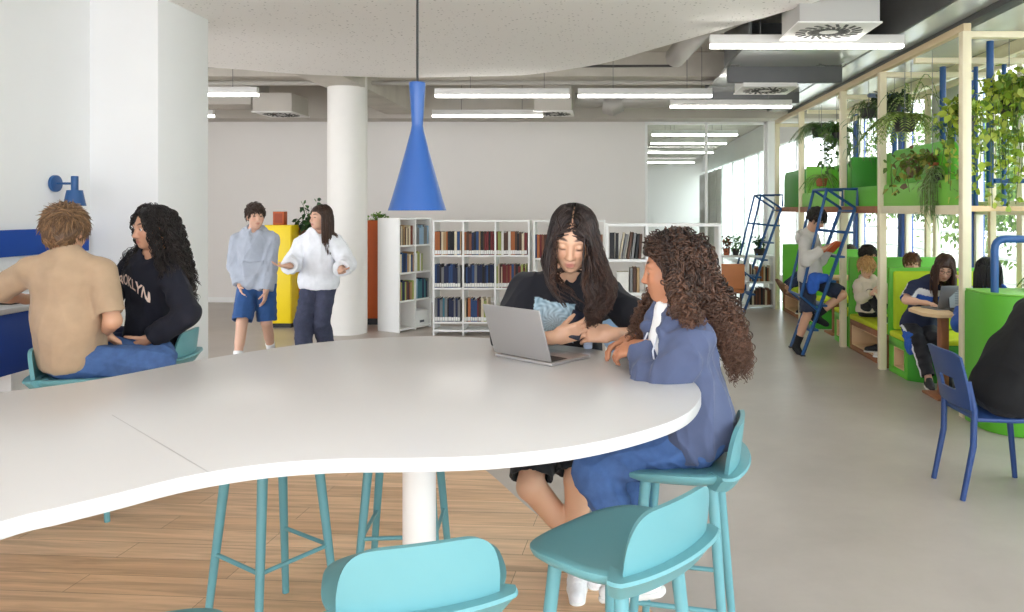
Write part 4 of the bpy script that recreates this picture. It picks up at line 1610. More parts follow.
# angled bookcase to its left
c0 = P(399, 333, 9.93)
A0 = np.array([c0[0], 9.93, 0])
fr_ = nrm([.305, .54])
rzA = math.atan2(fr_[1], fr_[0])
W2 = .62
zs2 = [.03, .40, .77, 1.13, 1.49]
bookcase('bookcase', 'white bookcase turned at an angle, blank side panel to the left', A0, rzA, [.011, W2 / 2, W2 - .011], zs2, .385, group='white bookcases')
o = None
MB()
for r, (z, zm, rn) in enumerate([(1.142, 1.48, 'top'), (.782, 1.12, 'second'), (.412, .76, 'third')]):
    for c, (a, b2, cn) in enumerate([(.022, W2 / 2, 'left'), (W2 / 2 + .01, W2 - .02, 'right')]):
        pal = [['dark brown', 'rust brown', 'cream', 'maroon', 'tan'], ['grey', 'pale blue', 'white', 'grey'], ['blue', 'dark navy', 'tan', 'cream', 'blue'], ['lime', 'white', 'olive'],
               ['rust brown', 'lime', 'dark navy', 'tan', 'orange'], ['teal', 'pale blue', 'dark navy', 'grey']][r * 2 + c]
        fill(A0, rzA, a, b2, z, zm, rg, pal, f'{rn} row, {cn} column of angled bookcase', 'books in the angled bookcase', fillr=.55 if (r == 1 and c == 1) else .95, depth=.2, sticker=False)
t = thing('storage_box', 'white storage box in the bottom right cell of angled bookcase', 'box', A0 + np.array([fr_[0] * .32, fr_[1] * .32, .041]), rzA)
MB().box((.02, .03, 0), (.26, .33, .20)).build('box_body', M('card_white', (244, 244, 242), .7), t, bevel=.004)
MB().box((.10, .026, .04), (.18, .032, .07)).build('label_slot', M('slot_grey', (90, 94, 104), .6), t)
# third and fourth units behind the two girls
zs3 = [.05, .50, .98, 1.465]
bookcase('bookcase', 'white bookcase mostly hidden behind the girl in the black shirt', (-.88, 9.72, 0), 0, [0, .46, .90], zs3, .34, group='white bookcases')
L3 = (0, 9.72, 0)
fill(L3, 0, -.88, -.42, .991, 1.46, rg, mx_, 'upper shelf of bookcase behind black-shirted girl', 'books behind the girl in black', fillr=.55, sticker=False)
fill(L3, 0, -.42, .02, .991, 1.46, rg, ['orange', 'rust brown'], 'upper right shelf of bookcase behind black-shirted girl', 'books behind the girl in black', fillr=1.0, gap=.33, sticker=False)
sx = 7.8 / FPX
x3 = [(607 - U0) * sx, (647 - U0) * sx, (684 - U0) * sx, (720 - U0) * sx]
zs4 = [.04, .40, .745, 1.09, 1.455]
bookcase('bookcase', 'white bookcase behind the curly-haired girl with a few tall books', (x3[0], 7.8, 0), 0, [x - x3[0] for x in x3], zs4, .30, .03, group='white bookcases')
_pz = 1.107
for k, (x, col, th, h, ln) in enumerate([(.028, 'black', .05, .27, 0), (.085, 'black', .03, .265, .02), (.12, 'cream', .016, .275, .18), (.15, 'grey', .03, .26, .17), (.20, 'dark brown', .03, .28, .16), (.245, 'grey', .03, .27, .12), (.285, 'black', .03, .26, .10), (.322, 'dark brown', .03, .255, .05)]):
    book(x3[0] + x, th, h, .2, col, lambda a, c: (a, 7.8 + c, _pz), 0, f'tall {col} book, {ORD[k]} from left on the top shelf behind the curly hair', 'tall leaning books', lean=ln, sticker=False)
for k, (x, col, th, h) in enumerate([(.10, 'white', .125, .21), (.235, 'grey', .03, .25), (.268, 'dark brown', .035, .26), (.306, 'tan', .03, .25)]):
    book(x3[0] + x, th, h, .2, col, lambda a, c: (a, 7.8 + c, .762), 0, f'{col} book or file, {ORD[k]} from left on the middle shelf behind the curly hair', 'books on the middle shelf', sticker=False)

# low shelf with plants before the glass partition
t = thing('low_shelf', 'low white shelf with plants in front of the glass partition', 'shelf', (1.95, 12.3, 0))
for x in (-.03, .40, .82):
    MB().box((x - .02, 0, 0), (x + .02, .3, .84)).build('upright', BW, t, bevel=.002)
for z in (.05, .43, .85):
    MB().box((-.05, 0, z - .015), (.84, .3, z + .015)).build('shelf', BW, t, bevel=.002)
rg2 = np.random.default_rng(9)
fill((1.95, 12.3, 0), 0, .42, .80, .066, .42, rg2, ['black', 'rust brown', 'cream', 'dark brown'], 'bottom of low shelf by glass partition', 'books in the low shelf', sticker=False)
fill((1.95, 12.3, 0), 0, .42, .80, .446, .80, rg2, ['orange', 'black', 'rust brown', 'cream'], 'upper tier of low shelf by glass partition', 'books in the low shelf', sticker=False, hmin=.55)
t = thing('lounge_chair', 'tan leather chair back just right of the curly hair', 'chair', (1.8, 11.2, 0))
MB().box((-.24, -.25, .40), (.24, .25, .50)).build('seat', M('tan_leather', (190, 120, 74), .5, var=.04), t, bevel=.03, seg=3)
MB().box((-.24, -.29, .46), (.24, -.22, .83)).build('backrest', M('tan_leather', (190, 120, 74), .5, var=.04), t, bevel=.025, seg=3)
for x in (-.2, .2):
    for y in (-.22, .22):
        MB().tube([(x, y, 0), (x * .95, y * .95, .42)], .014, 10).build('leg', M('chair_leg_dark', (50, 44, 40), .5), t)

# pale blue chair seen between the girls
PB = M('pale_blue_shell', (150, 188, 226), .45)
t = thing('tub_chair', 'pale blue chair glimpsed between the two girls', 'chair', (.30, 6.2, 0))
vs, fs = [], []
NA, NZ = 30, 10
for th in (0, .022):
    for i in range(NA + 1):
        for j in range(NZ + 1):
            u, w = -1 + 2 * i / NA, j / NZ
            a = u * 1.9
            top = .50 + .42 * (1 - abs(u) ** 2.4)
            z = .44 + (top - .44) * w
            r = .235 + th + .05 * w
            vs.append((r * math.sin(a), -r * math.cos(a), z))
m_ = (NA + 1) * (NZ + 1)
ix = lambda s, i, j: s * m_ + i * (NZ + 1) + j
for i in range(NA):
    for j in range(NZ):
        fs += [(ix(0, i, j), ix(0, i + 1, j), ix(0, i + 1, j + 1), ix(0, i, j + 1)), (ix(1, i, j), ix(1, i, j + 1), ix(1, i + 1, j + 1), ix(1, i + 1, j))]
    fs += [(ix(0, i, NZ), ix(0, i + 1, NZ), ix(1, i + 1, NZ), ix(1, i, NZ)), (ix(0, i, 0), ix(1, i, 0), ix(1, i + 1, 0), ix(0, i + 1, 0))]
mesh_obj('backrest', vs, fs, PB, t)
MB().lathe([(.001, 0), (.2, 0), (.25, .03), (.25, .06), (.22, .075), (.001, .065)], (0, 0, .40), 32, cap=False).build('seat', PB, t, angle=50)
for x in (-1, 1):
    for y in (-1, 1):
        MB().tube([(.21 * x, .21 * y, 0), (.14 * x, .14 * y, .405)], [.011, .015], 10).build('leg', PB, t)

# ---- yellow and orange lockers behind the standing pair
t = thing('yellow_cabinet', 'tall yellow cabinet standing behind the two walking people', 'cabinet', (-4.435, 10.35, 0))
YEL = M('yellow_lacquer', (244, 214, 10), .45)
MB().box((-.195, 0, .06), (.195, .25, 1.40)).build('cabinet_body', YEL, t, bevel=.008)
MB().box((-.18, .02, 0), (.18, .24, .06)).build('plinth', M('plinth_black', (30, 30, 32), .6), t)
MB().box((-.187, -.016, .075), (.187, 0, 1.385)).build('door', YEL, t, bevel=.004)
ORA = M('orange_lacquer', (184, 84, 30), .5)
t = thing('orange_cabinet', 'narrow orange cabinet showing right beside the round column', 'cabinet', (-3.38, 10.62, 0))
MB().box((-.25, 0, .09), (.25, .4, 1.46)).build('cabinet_body', ORA, t, bevel=.006)
MB().box((-.235, .02, 0), (.235, .38, .09)).build('plinth', M('plinth_black', (30, 30, 32), .6), t)
MB().box((-.24, -.016, .10), (.24, 0, 1.45)).build('door', ORA, t, bevel=.003)
t = thing('orange_locker', 'slim orange locker edge between yellow cabinet and white planter', 'cabinet', (-4.255, 10.62, 0))
MB().box((-.03, 0, .05), (.03, .4, 1.37)).build('cabinet_body', ORA, t, bevel=.004)
MB().box((-.025, .02, 0), (.025, .38, .05)).build('plinth', M('plinth_black', (30, 30, 32), .6), t)
t = thing('orange_box', 'orange-brown box standing on top of the yellow cabinet', 'box', (-4.46, 10.44, 1.40))
MB().box((-.075, 0, 0), (.075, .12, .185)).build('box_body', ORA, t, bevel=.004)
MB().box((-.055, -.004, .03), (.055, 0, .16)).build('front_inset', M('orange_dark', (150, 62, 24), .6), t)
t = thing('white_planter', 'tall white planter cabinet behind the girl in white', 'planter', (-4.02, 10.62, 0))
MB().box((-.18, 0, .05), (.18, .4, 1.28)).build('planter_body', WMET, t, bevel=.006)
MB().box((-.165, .02, 0), (.165, .38, .05)).build('plinth', M('plinth_black', (30, 30, 32), .6), t)
MB().box((-.15, .03, 1.28), (.15, .37, 1.285)).build('soil', M('soil', (60, 46, 36), .95, bump=.5), t)


# ---------------------------------------------------------------- plants
def leafset(rg, pts, dirs, size, cols, aspect=.55, droop=.3, name='foliage'):
    """One bent leaf (two quads each side of the rib) per point."""
    vs, fs, cs = [], [], []
    for p, d in zip(pts, dirs):
        d = nrm(d)
        s = size * rg.uniform(.65, 1.25)
        side = nrm(np.cross(d, rg.normal(0, 1, 3)))
        up = np.cross(side, d)
        a = s * aspect
        k = len(vs)
        vs += [p, p + d * s * .4 + side * a * .5 + up * a * .12, p + d * s * .4, p + d * s * .4 - side * a * .5 + up * a * .12,
               p + d * s * .8 + side * a * .3 - V3(0, 0, s * droop * .4), p + d * s * .8 - V3(0, 0, s * droop * .5), p + d * s * .8 - side * a * .3 - V3(0, 0, s * droop * .4), p + d * s - V3(0, 0, s * droop)]
        fs += [(k, k + 2, k + 1, k + 1), (k, k + 3, k + 2, k + 2), (k + 1, k + 2, k + 5, k + 4), (k + 2, k + 3, k + 6, k + 5), (k + 4, k + 5, k + 7, k + 7), (k + 5, k + 6, k + 7, k + 7)]
        c = np.array(lin(cols[rg.integers(len(cols))])[:3]) * rg.uniform(.75, 1.2)
        cs += [c] * 8
    fs = [tuple(dict.fromkeys(f)) for f in fs]
    return vs, fs, cs


def leafmat():
    if 'leaf' in MATS:
        return MATS['leaf']
    m = M('leaf', vcol=True, rough=.5)
    b = m.node_tree.nodes['Principled BSDF']
    b.inputs['Transmission Weight'].default_value = 0
    nt = m.node_tree
    tr = nt.nodes.new('ShaderNodeBsdfTranslucent')
    mx = nt.nodes.new('ShaderNodeMixShader')
    mx.inputs[0].default_value = .35
    vc = [n for n in nt.nodes if n.type == 'VERTEX_COLOR'][0]
    nt.links.new(vc.outputs['Color'], tr.inputs['Color'])
    nt.links.new(b.outputs[0], mx.inputs[1])
    nt.links.new(tr.outputs[0], mx.inputs[2])
    nt.links.new(mx.outputs[0], nt.nodes['Material Output'].inputs['Surface'])
    return m


STEM = M('stem_green', (86, 104, 50), .7)


def vine_plant(name, label, cat, base, vines, rg, size, cols, per=14, spread=.05, group=None, pot=None, aspect=.6, droop=.3):
    """vines: list of polylines (world)."""
    t = thing(name, label, cat, base, group=group)
    b0 = np.array(base, float)
    sb = MB()
    P_, D_ = [], []
    for v in vines:
        c = catmull(v, 6)
        sb.tube([p - b0 for p in c], .003, 5)
        for k in range(per):
            p = c[rg.integers(len(c))] - b0 + rg.normal(0, spread, 3)
            d = rg.normal(0, 1, 3) + V3(0, 0, -.3)
            P_.append(p)
            D_.append(d)
    sb.build('stem', STEM, t)
    vs, fs, cs = leafset(rg, P_, D_, size, cols, aspect, droop)
    mesh_obj('foliage', vs, fs, leafmat(), t, cols=cs, fix=False)
    if pot:
        r, h, c = pot
        MB().lathe([(.001, -h), (r * .75, -h), (r, 0), (r * .92, 0), (r * .85, -.02), (.001, -.02)], (0, 0, 0), 24, cap=False).build('pot', c, t, angle=40)
    return t


def fern(name, label, base, n, L, rg, cols, pot=None, up=.6, width=.05, group=None):
    t = thing(name, label, 'plant', base, group=group)
    vs, fs, cs = [], [], []
    sb = MB()
    for i in range(n):
        a = 2 * PI * i / n + rg.uniform(-.3, .3)
        l = L * rg.uniform(.7, 1.15)
        h = V3(math.cos(a), math.sin(a), 0)
        u = up * rg.uniform(.5, 1.3)
        pts = [h * l * s_ * (.8 if u > .5 else 1) + UP * l * (u * 1.6 * s_ - (.6 + u) * 1.15 * s_ * s_) for s_ in np.linspace(0, 1, 9)]
        sb.tube(pts, [.003] * 8 + [.0012], 4)
        side = V3(-h[1], h[0], 0)
        for j in range(1, 9):
            for sg in (1, -1):
                for q in (0, .5):
                    p = pts[j] + (pts[j - 1] - pts[j]) * q
                    w = width * math.sin(PI * (.15 + .8 * (j - q) / 9)) * 1.6
                    d = nrm(pts[j] - pts[j - 1])
                    k = len(vs)
                    tip = p + side * sg * w + d * w * .5 - UP * w * .25
                    vs += [p - d * .006, p + side * sg * w * .5 + d * (w * .25 + .008), tip, p + side * sg * w * .5 + d * (w * .25 - .010)]
                    fs.append((k, k + 1, k + 2, k + 3))
                    c = np.array(lin(cols[rg.integers(len(cols))])[:3]) * rg.uniform(.8, 1.2)
                    cs += [c] * 4
    sb.build('stem', STEM, t)
    mesh_obj('foliage', vs, fs, leafmat(), t, cols=cs, fix=False)
    if pot:
        r, h, c = pot
        MB().lathe([(.001, -h), (r * .75, -h), (r, 0), (r * .92, 0), (r * .85, -.02), (.001, -.02)], (0, 0, 0), 24, cap=False).build('pot', c, t, angle=40)
    return t


TERRA = M('terracotta', (170, 98, 66), .8)
POTD = M('pot_dark', (52, 50, 50), .6)
rp = np.random.default_rng(21)
# trailing plant on the white planter
base = V3(-4.04, 10.72, 1.285)
vn = []
for i in range(16):
    a = rp.uniform(0, 2 * PI)
    h = V3(math.cos(a), math.sin(a) * .4, 0)
    if i < 9:
        vn.append([base, base + h * .10 + UP * rp.uniform(.15, .35), base + h * .27 + UP * rp.uniform(.15, .46)])
    else:
        x = rp.uniform(-.25, -.05)
        vn.append([base, base + V3(x, -.08, .14), base + V3(x - .03, -.13, -.1), base + V3(x - .03, -.13, -rp.uniform(.2, .45))])
vine_plant('potted_plant', 'bushy green plant on the white planter behind the girl in white', 'plant', base, vn, rp, .085, [(56, 92, 54), (74, 112, 60), (44, 74, 46)], per=15, spread=.04, pot=None, aspect=.75)
base = V3(-3.16, 10.72, 1.46)
vine_plant('small_plant', 'small green plant on top of the orange cabinet by the column', 'plant', base, [[base, base + V3(x, 0, .08), base + V3(x * 1.4, -.06, .05)] for x in (-.06, 0, .06)], rp, .06, [(90, 140, 60), (120, 160, 70)], per=16, spread=.025)
for i, (x, lab, lf, n_, hh) in enumerate([(2.02, 'reddish potted plant at the left end of the low white shelf', [(120, 76, 56), (150, 96, 70)], 5, .16), (2.17, 'small green cactus-like plant on the low white shelf', [(86, 130, 84), (110, 150, 96)], 5, .2), (2.56, 'round dark green bush in a pot on the low white shelf', [(44, 78, 48), (60, 96, 56)], 9, .14)]):
    base = V3(x, 12.42, .865 + .11)
    vine_plant('potted_plant', lab, 'plant', base, [[base, base + V3(rp.normal(0, .04), 0, hh * .6), base + V3(rp.normal(0, .08), rp.normal(0, .05), hh)] for _ in range(n_)], rp, .055, lf, per=16, spread=.03, pot=(.06 if i < 2 else .1, .11, [TERRA, POTD, POTD][i]))
# ================================================================= timber loft with booths
G1 = M('green_lacquer', (92, 178, 44), .45, var=.02)
G2 = M('green_lacquer_pale', (126, 196, 74), .45, var=.02)
G3 = M('green_lacquer_deep', (58, 150, 40), .45, var=.02)
YG = M('lime_cushion', (198, 210, 30), .75, var=.03, bump=.1, bscale=200)
YG2 = M('lime_back_cushion', (176, 202, 30), .75, var=.03, bump=.1, bscale=200)
BRW = M('brown_wood', (150, 98, 66), .55, var=.10, scale=12)
PLY = M('birch_ply', (222, 190, 148), .55, var=.05, scale=6)
XF, XB = 2.82, 3.93
FPY = [5.92, 7.68, 8.93, 10.8, 12.3]
t = thing('timber_loft', 'cream timber loft frame with green parapets along the window wall', 'loft', (XF, 9.0, 0))
lo_ = lambda x0, y0, z0, x1, y1, z1, nm, m, bv=.004: MB().box((x0 - XF, y0 - 9, z0), (x1 - XF, y1 - 9, z1)).build(nm, m, t, bevel=bv)
for y in FPY:
    lo_(XF - .035, y - .035, 0, XF + .035, y + .035, 3.0, 'post', CREAM)
for y in (5.92, 7.68, 9.2, 10.8, 12.3):
    lo_(XB - .03, y - .03, 0, XB + .03, y + .03, 3.0, 'post', CREAM)
lo_(XF - .03, 5.88, 3.0, XF + .03, 12.34, 3.06, 'top_rail', M('rail_tan', (206, 186, 148), .5))
lo_(XB - .03, 5.88, 3.0, XB + .03, 12.34, 3.06, 'top_rail', CREAM)
for y in (5.92, 6.95, 7.68, 9.2, 10.6, 12.3):
    lo_(XF + .03, y - .03, 2.95, XB - .03, y + .03, 3.0, 'cross_rail', CREAM)
lo_(XF - .03, 5.95, 1.575, XF + .03, 7.65, 1.65, 'deck_beam', CREAM)
for a, c in ((7.715, 8.895), (8.965, 10.765), (10.835, 12.265)):
    lo_(XF - .03, a, 1.575, XF + .03, c, 1.65, 'deck_beam', BRW)
lo_(XF + .03, 6.88, 1.60, XB - .03, 12.3, 1.645, 'deck', PLY)
lo_(XF + .03, 5.92, 1.60, XF + .20, 6.88, 1.645, 'deck', PLY)


def rpanel(y0, y1, z0, z1, x, th, r, nm, m):
    poly = []
    for (cy, cz, a0) in ((y1 - r, z1 - r, 0), (y0 + r, z1 - r, 90)):
        for k in range(9):
            a = math.radians(a0 + 90 * k / 8)
            poly.append((cy + r * math.cos(a) - 9, cz + r * math.sin(a)))
    poly += [(y0 - 9, z0), (y1 - 9, z0)]
    return MB().extr(poly, 'x', x - XF, x + th - XF).build(nm, m, t, bevel=.003)


rpanel(5.96, 7.64, 1.65, 1.86, XF + .0, .03, .05, 'parapet_panel', G2)
rpanel(6.25, 7.64, 1.65, 2.20, XF + .07, .05, .16, 'back_panel', G1)
rpanel(7.72, 8.88, 1.65, 1.86, XF + .0, .03, .05, 'parapet_panel', G1)
rpanel(7.72, 8.88, 1.65, 2.24, XF + .35, .05, .2, 'back_panel', G2)
lo_(XF + .06, 8.80, 1.65, XB - .1, 8.86, 2.22, 'end_panel', G3)
rpanel(8.97, 10.76, 1.65, 1.84, XF + .0, .03, .05, 'parapet_panel', G2)
rpanel(8.97, 10.76, 1.65, 2.22, XF + .4, .05, .15, 'back_panel', G1)
lo_(XF + .05, 10.68, 1.65, XB - .1, 10.74, 2.22, 'end_panel', G2)
rpanel(10.84, 12.26, 1.65, 2.2, XF + .1, .05, .15, 'back_panel', G3)
# blue tubes inside the loft
def pipe(nm, lab, pts, r=.026, grp='blue steel tubes in the loft'):
    b0 = np.array(pts[0], float)
    o = MB().tube([np.array(p) - b0 for p in pts], r, 14).build(nm, BLUE, None, loc=b0)
    return tag(o, lab, 'tube', grp)


def bend(a, b, c, r=.06, n=6):
    a, b, c = map(lambda v: np.array(v, float), (a, b, c))
    u, w = nrm(a - b), nrm(c - b)
    p0, p1 = b + u * r, b + w * r
    return [a] + [(1 - s) ** 2 * p0 + 2 * s * (1 - s) * b + s * s * p1 for s in np.linspace(0, 1, n)] + [c]


pipe('blue_tube', 'blue upright tube in the loft, left of the biggest cream post', [(3.30, 7.38, 1.645), (3.30, 7.38, 3.0)], .03)
pipe('blue_tube', 'thickest blue upright tube among the ivy, right of the big cream post', [(3.30, 6.48, 1.80), (3.30, 6.48, 3.05)], .03)
pipe('blue_tube', 'blue upright tube hugging the right side of the big cream post', [(3.62, 7.38, 1.645), (3.62, 7.38, 3.0)], .022)
pipe('blue_tube', 'blue upright tube farthest right among the ivy', [(3.80, 7.2, 1.645), (3.80, 7.2, 3.0)], .022)
pipe('blue_tube', 'upper horizontal blue tube crossing the ivy', [(3.33, 6.48, 2.62), (3.95, 6.48, 2.62)], .022)
pipe('blue_tube', 'lower horizontal blue tube crossing the ivy', [(3.33, 6.48, 1.86), (3.95, 6.48, 1.86)], .022)
pipe('blue_rail', 'bent blue rail beside the hanging fern', bend((3.20, 7.35, 2.40), (3.20, 6.95, 2.42), (3.20, 6.95, 1.645)), .026)
pipe('blue_rail', 'bent blue rail over the second loft bay', bend((3.05, 8.7, 2.92), (3.05, 7.95, 2.80), (3.05, 7.95, 1.645)), .026)
pipe('blue_rail', 'bent blue rail in the third loft bay', bend((2.98, 10.0, 2.68), (2.98, 9.35, 2.68), (2.98, 9.35, 1.645)), .024)
pipe('blue_rail', 'bent blue rail in the farthest loft bay', bend((3.2, 12.1, 2.6), (3.0, 11.4, 2.62), (3.0, 11.4, 1.645)), .024)


# ---- blue step ladders up to the loft
def ladder(lab, y0):
    t = thing('loft_ladder', lab, 'ladder', (2.2, y0, 0), group='blue loft ladders')
    Wd = .52
    top = V3(.58, 0, 1.63)
    foot = V3(0, 0, 0.012)
    at = lambda z: foot + (top - foot) * (z - .012) / (1.63 - .012)
    hA, hB = V3(-.02, 0, .66), V3(.265, 0, 1.84)
    for y in (0, Wd):
        o = V3(0, y, 0)
        MB().tube([foot + o, top + o], .021, 4).build('stringer', BLUE, t, angle=30)
        MB().tube([at(.50) + o, hA + o, hB + o, V3(.60, y, 1.84), V3(.60, y, 1.655)], .017, 4).build('handrail', BLUE, t, angle=30)
        MB().tube([hB + o, top + o], .015, 4).build('brace', BLUE, t, angle=30)
        MB().tube([hA + (hB - hA) * .62 + o, at(1.36) + o], .015, 4).build('brace', BLUE, t, angle=30)
        MB().cbox(foot + o - V3(0, 0, .006), (.05, .05, .012)).build('foot_pad', M('rubber_black', (30, 30, 30), .7), t)
    for z in (.28, .55, .82, 1.09, 1.36, 1.60):
        p = at(z)
        MB().cbox(p + V3(.03, Wd / 2, 0), (.11, Wd - .03, .022)).build('step', BLUE, t, bevel=.003)
    MB().tube([hA, hA + V3(0, Wd, 0)], .015, 4).build('cross_bar', BLUE, t, angle=30)
    MB().tube([hB, hB + V3(0, Wd, 0)], .015, 4).build('cross_bar', BLUE, t, angle=30)
    return t


lad = ladder('nearest blue ladder to the loft, with the boy in grey on it', 8.37)
copy_tree(lad, (2.2, 11.85, 0), None, 'far blue ladder to the loft, seen against the glass partition')


# ---- booths
def rblock(poly, z0, z1):
    return MB().prism(poly, z0, z1)


def arc(cx, cy, r, a0, a1, n=10):
    return [(cx + r * math.cos(math.radians(a0 + (a1 - a0) * k / n)), cy + r * math.sin(math.radians(a0 + (a1 - a0) * k / n))) for k in range(n + 1)]


# near block: rounded end wall with a seat on its far side
t = thing('booth_bench', 'nearest green booth end with rounded corner behind the blue chair', 'booth', (2.78, 5.35, 0), group='green booth benches')
poly = [(1.15, 0)] + [(1.15, .5), (0.0, .5)] + [(0, .28)] + arc(.28, .28, .28, 180, 270, 10)[1:]
rblock(poly, 0, 1.0).build('end_wall', G1, t, bevel=.012)
rblock([(p[0] * .99 + .006, p[1] * .98 + .004) for p in poly], 1.0, 1.012).build('top_edge', G2, t, bevel=.003)
MB().box((.1, .5, 0), (1.15, .86, .34)).build('bench_base', G1, t, bevel=.006)
MB().box((.1, .505, .34), (1.15, .87, .40)).build('seat_cushion', YG, t, bevel=.018, seg=3)
MB().box((.1, .5, .42), (1.15, .545, .96)).build('back_cushion', YG, t, bevel=.015, seg=3)
pipe('grab_rail', 'bent blue grab rail standing on the nearest green booth end', bend((2.86, 5.55, 1.012), (2.86, 5.55, 1.40), (3.10, 5.55, 1.40), .08) + bend((3.10, 5.55, 1.40), (3.45, 5.55, 1.40), (3.45, 5.55, 1.012), .08)[1:], .028, None)


def cubby_block(b, x0, y0, x1, y1, h, mat, t, cub):
    """Bench base with an open cubby on its aisle side (x0)."""
    cy0, cy1, cz0, cz1, dp = cub
    m = MB()
    m.box((x0, y0, 0), (x1, y1, cz0)).box((x0, y0, cz1), (x1, y1, h)).box((x0, y0, cz0), (x1, cy0, cz1)).box((x0, cy1, cz0), (x1, y1, cz1)).box((x0 + dp, cy0, cz0), (x1, cy1, cz1))
    base = m.build('bench_base', mat, t, bevel=.004)
    l = MB()
    l.box((x0 + dp - .012, cy0 + .001, cz0 + .001), (x0 + dp - .001, cy1 - .001, cz1 - .001)).box((x0 + .004, cy0 + .001, cz0 + .001), (x0 + dp - .012, cy1 - .001, cz0 + .012))
    l.box((x0 + .004, cy0 + .001, cz1 - .012), (x0 + dp - .012, cy1 - .001, cz1 - .001)).box((x0 + .004, cy0 + .001, cz0 + .012), (x0 + dp - .012, cy0 + .012, cz1 - .012)).box((x0 + .004, cy1 - .012, cz0 + .012), (x0 + dp - .012, cy1 - .001, cz1 - .012))
    l.build('cubby_lining', PLY, base, smooth=False)
    return base


t = thing('booth_bench', 'green booth bench under the girl with glasses, cubby in its side', 'booth', (2.87, 7.05, 0), group='green booth benches')
cubby_block(None, 0, .12, 1.05, .58, .35, G1, t, (.20, .46, .07, .27, .3))
MB().prism([(.13, 0), (1.05, 0), (1.05, .12), (0, .12)], 0, .35).build('front_apron', G3, t, bevel=.004)
MB().prism([(.12, -.015), (1.05, -.015), (1.05, .56), (-.005, .56), (-.005, .11)], .35, .41).build('seat_cushion', YG, t, bevel=.02, seg=3)
MB().box((0, .565, .35), (1.05, .62, 1.03)).build('back_panel', G1, t, bevel=.006)
MB().box((.03, .50, .42), (1.03, .562, 1.00)).build('back_cushion', YG2, t, bevel=.02, seg=3)
t = thing('booth_table', 'plywood booth table carrying two open laptops', 'table', (2.70, 6.30, 0), group='booth tables')
MB().prism([(.0, .12), (.08, 0), (1.2, 0), (1.2, .52), (.08, .52), (0, .42)], .715, .745).build('tabletop', PLY, t, bevel=.004)
MB().box((.20, .22, .02), (.27, .30, .715)).build('leg', BRW, t, bevel=.004)
MB().box((.95, .22, .02), (1.02, .30, .715)).build('leg', BRW, t, bevel=.004)
MB().box((.12, .1, 0), (.34, .42, .02)).box((.88, .1, 0), (1.1, .42, .02)).build('foot_plate', BRW, t, bevel=.003)

t = thing('window_bench', 'wooden bench with shoe cubby and lime cushion under the blond child', 'bench', (2.87, 7.72, 0))
cubby_block(None, 0, 0, 1.05, 1.12, .345, BRW, t, (.06, 1.06, .06, .285, .42))
MB().box((-.01, .0, .345), (1.04, 1.11, .405)).build('seat_cushion', YG, t, bevel=.02, seg=3)
MB().box((0, 1.125, 0), (1.05, 1.18, 1.06)).build('end_panel', G1, t, bevel=.008)

t = thing('booth_bench', 'green booth bench backing onto the blond child, small cubby in its side', 'booth', (2.87, 8.97, 0), group='green booth benches')
cubby_block(None, 0, 0, 1.05, .46, .35, G1, t, (.08, .38, .07, .27, .3))
MB().box((-.005, .0, .35), (1.05, .47, .405)).build('seat_cushion', YG, t, bevel=.02, seg=3)
t = thing('booth_table', 'far booth table behind the boy on the ladder', 'table', (2.78, 9.62, 0), group='booth tables')
MB().box((0, 0, .715), (1.12, .5, .745)).build('tabletop', PLY, t, bevel=.004)
for x in (.2, .85):
    MB().box((x, .2, .02), (x + .07, .28, .715)).box((x - .06, .08, 0), (x + .14, .42, .02)).build('leg', BRW, t, bevel=.003)
t = thing('booth_bench', 'far green booth bench facing the room behind the ladder', 'booth', (2.87, 10.25, 0), group='green booth benches')
cubby_block(None, 0, 0, 1.05, .46, .35, G3, t, (.08, .38, .07, .27, .3))
MB().box((-.005, -.01, .35), (1.05, .44, .405)).build('seat_cushion', YG, t, bevel=.02, seg=3)
MB().box((0, .46, 0), (1.05, .53, 1.05)).build('back_panel', G1, t, bevel=.008)
t = thing('window_bench', 'wooden bench with a cubby in the last booth bay', 'bench', (2.87, 10.9, 0))
cubby_block(None, 0, 0, 1.05, 1.2, .33, BRW, t, (.06, 1.1, .06, .27, .42))
MB().box((-.01, .0, .33), (1.04, 1.2, .385)).build('seat_cushion', YG, t, bevel=.02, seg=3)
MB().box((0, 1.21, 0), (1.05, 1.26, 1.06)).build('end_panel', G1, t, bevel=.008)


# loose shoes in the cubbies
def loose_shoe(lab, loc, rz, col, grp='shoes stowed in the cubbies'):
    S = Sculpt(.006)
    S.cone((0, -.08, .045), (0, .03, .045), .036, .038, .02)
    S.cone((0, .03, .042), (0, .13, .030), .037, .030, .02)
    S.cone((0, -.07, .05), (0, -.06, .095), .036, .036, .02)
    S.box((0, 0, -.04), (.2, .3, .055), None, 0, .003, op=-1)
    S.cone((0, -.07, .07), (0, -.05, .14), .026, .026, .005, op=-1)
    v, f = S.mesh()
    t = thing('shoe', lab, 'shoe', loc, rz, grp)
    mesh_obj('upper', v, f, M('shoe_%d_%d_%d' % col, col, rough=.6, var=.06, scale=60), t)
    S = Sculpt(.006)
    S.cone((0, -.085, .01), (0, .03, .01), .040, .042, .01)
    S.cone((0, .03, .01), (0, .135, .01), .042, .032, .01)
    S.box((0, 0, -.05), (.2, .3, .05), None, 0, .002, op=-1)
    S.box((0, 0, .067), (.2, .3, .05), None, 0, .002, op=-1)
    v, f = S.mesh()
    mesh_obj('sole', v, f, M('sole_235_235_232', (235, 235, 232), rough=.6), t)
    return t


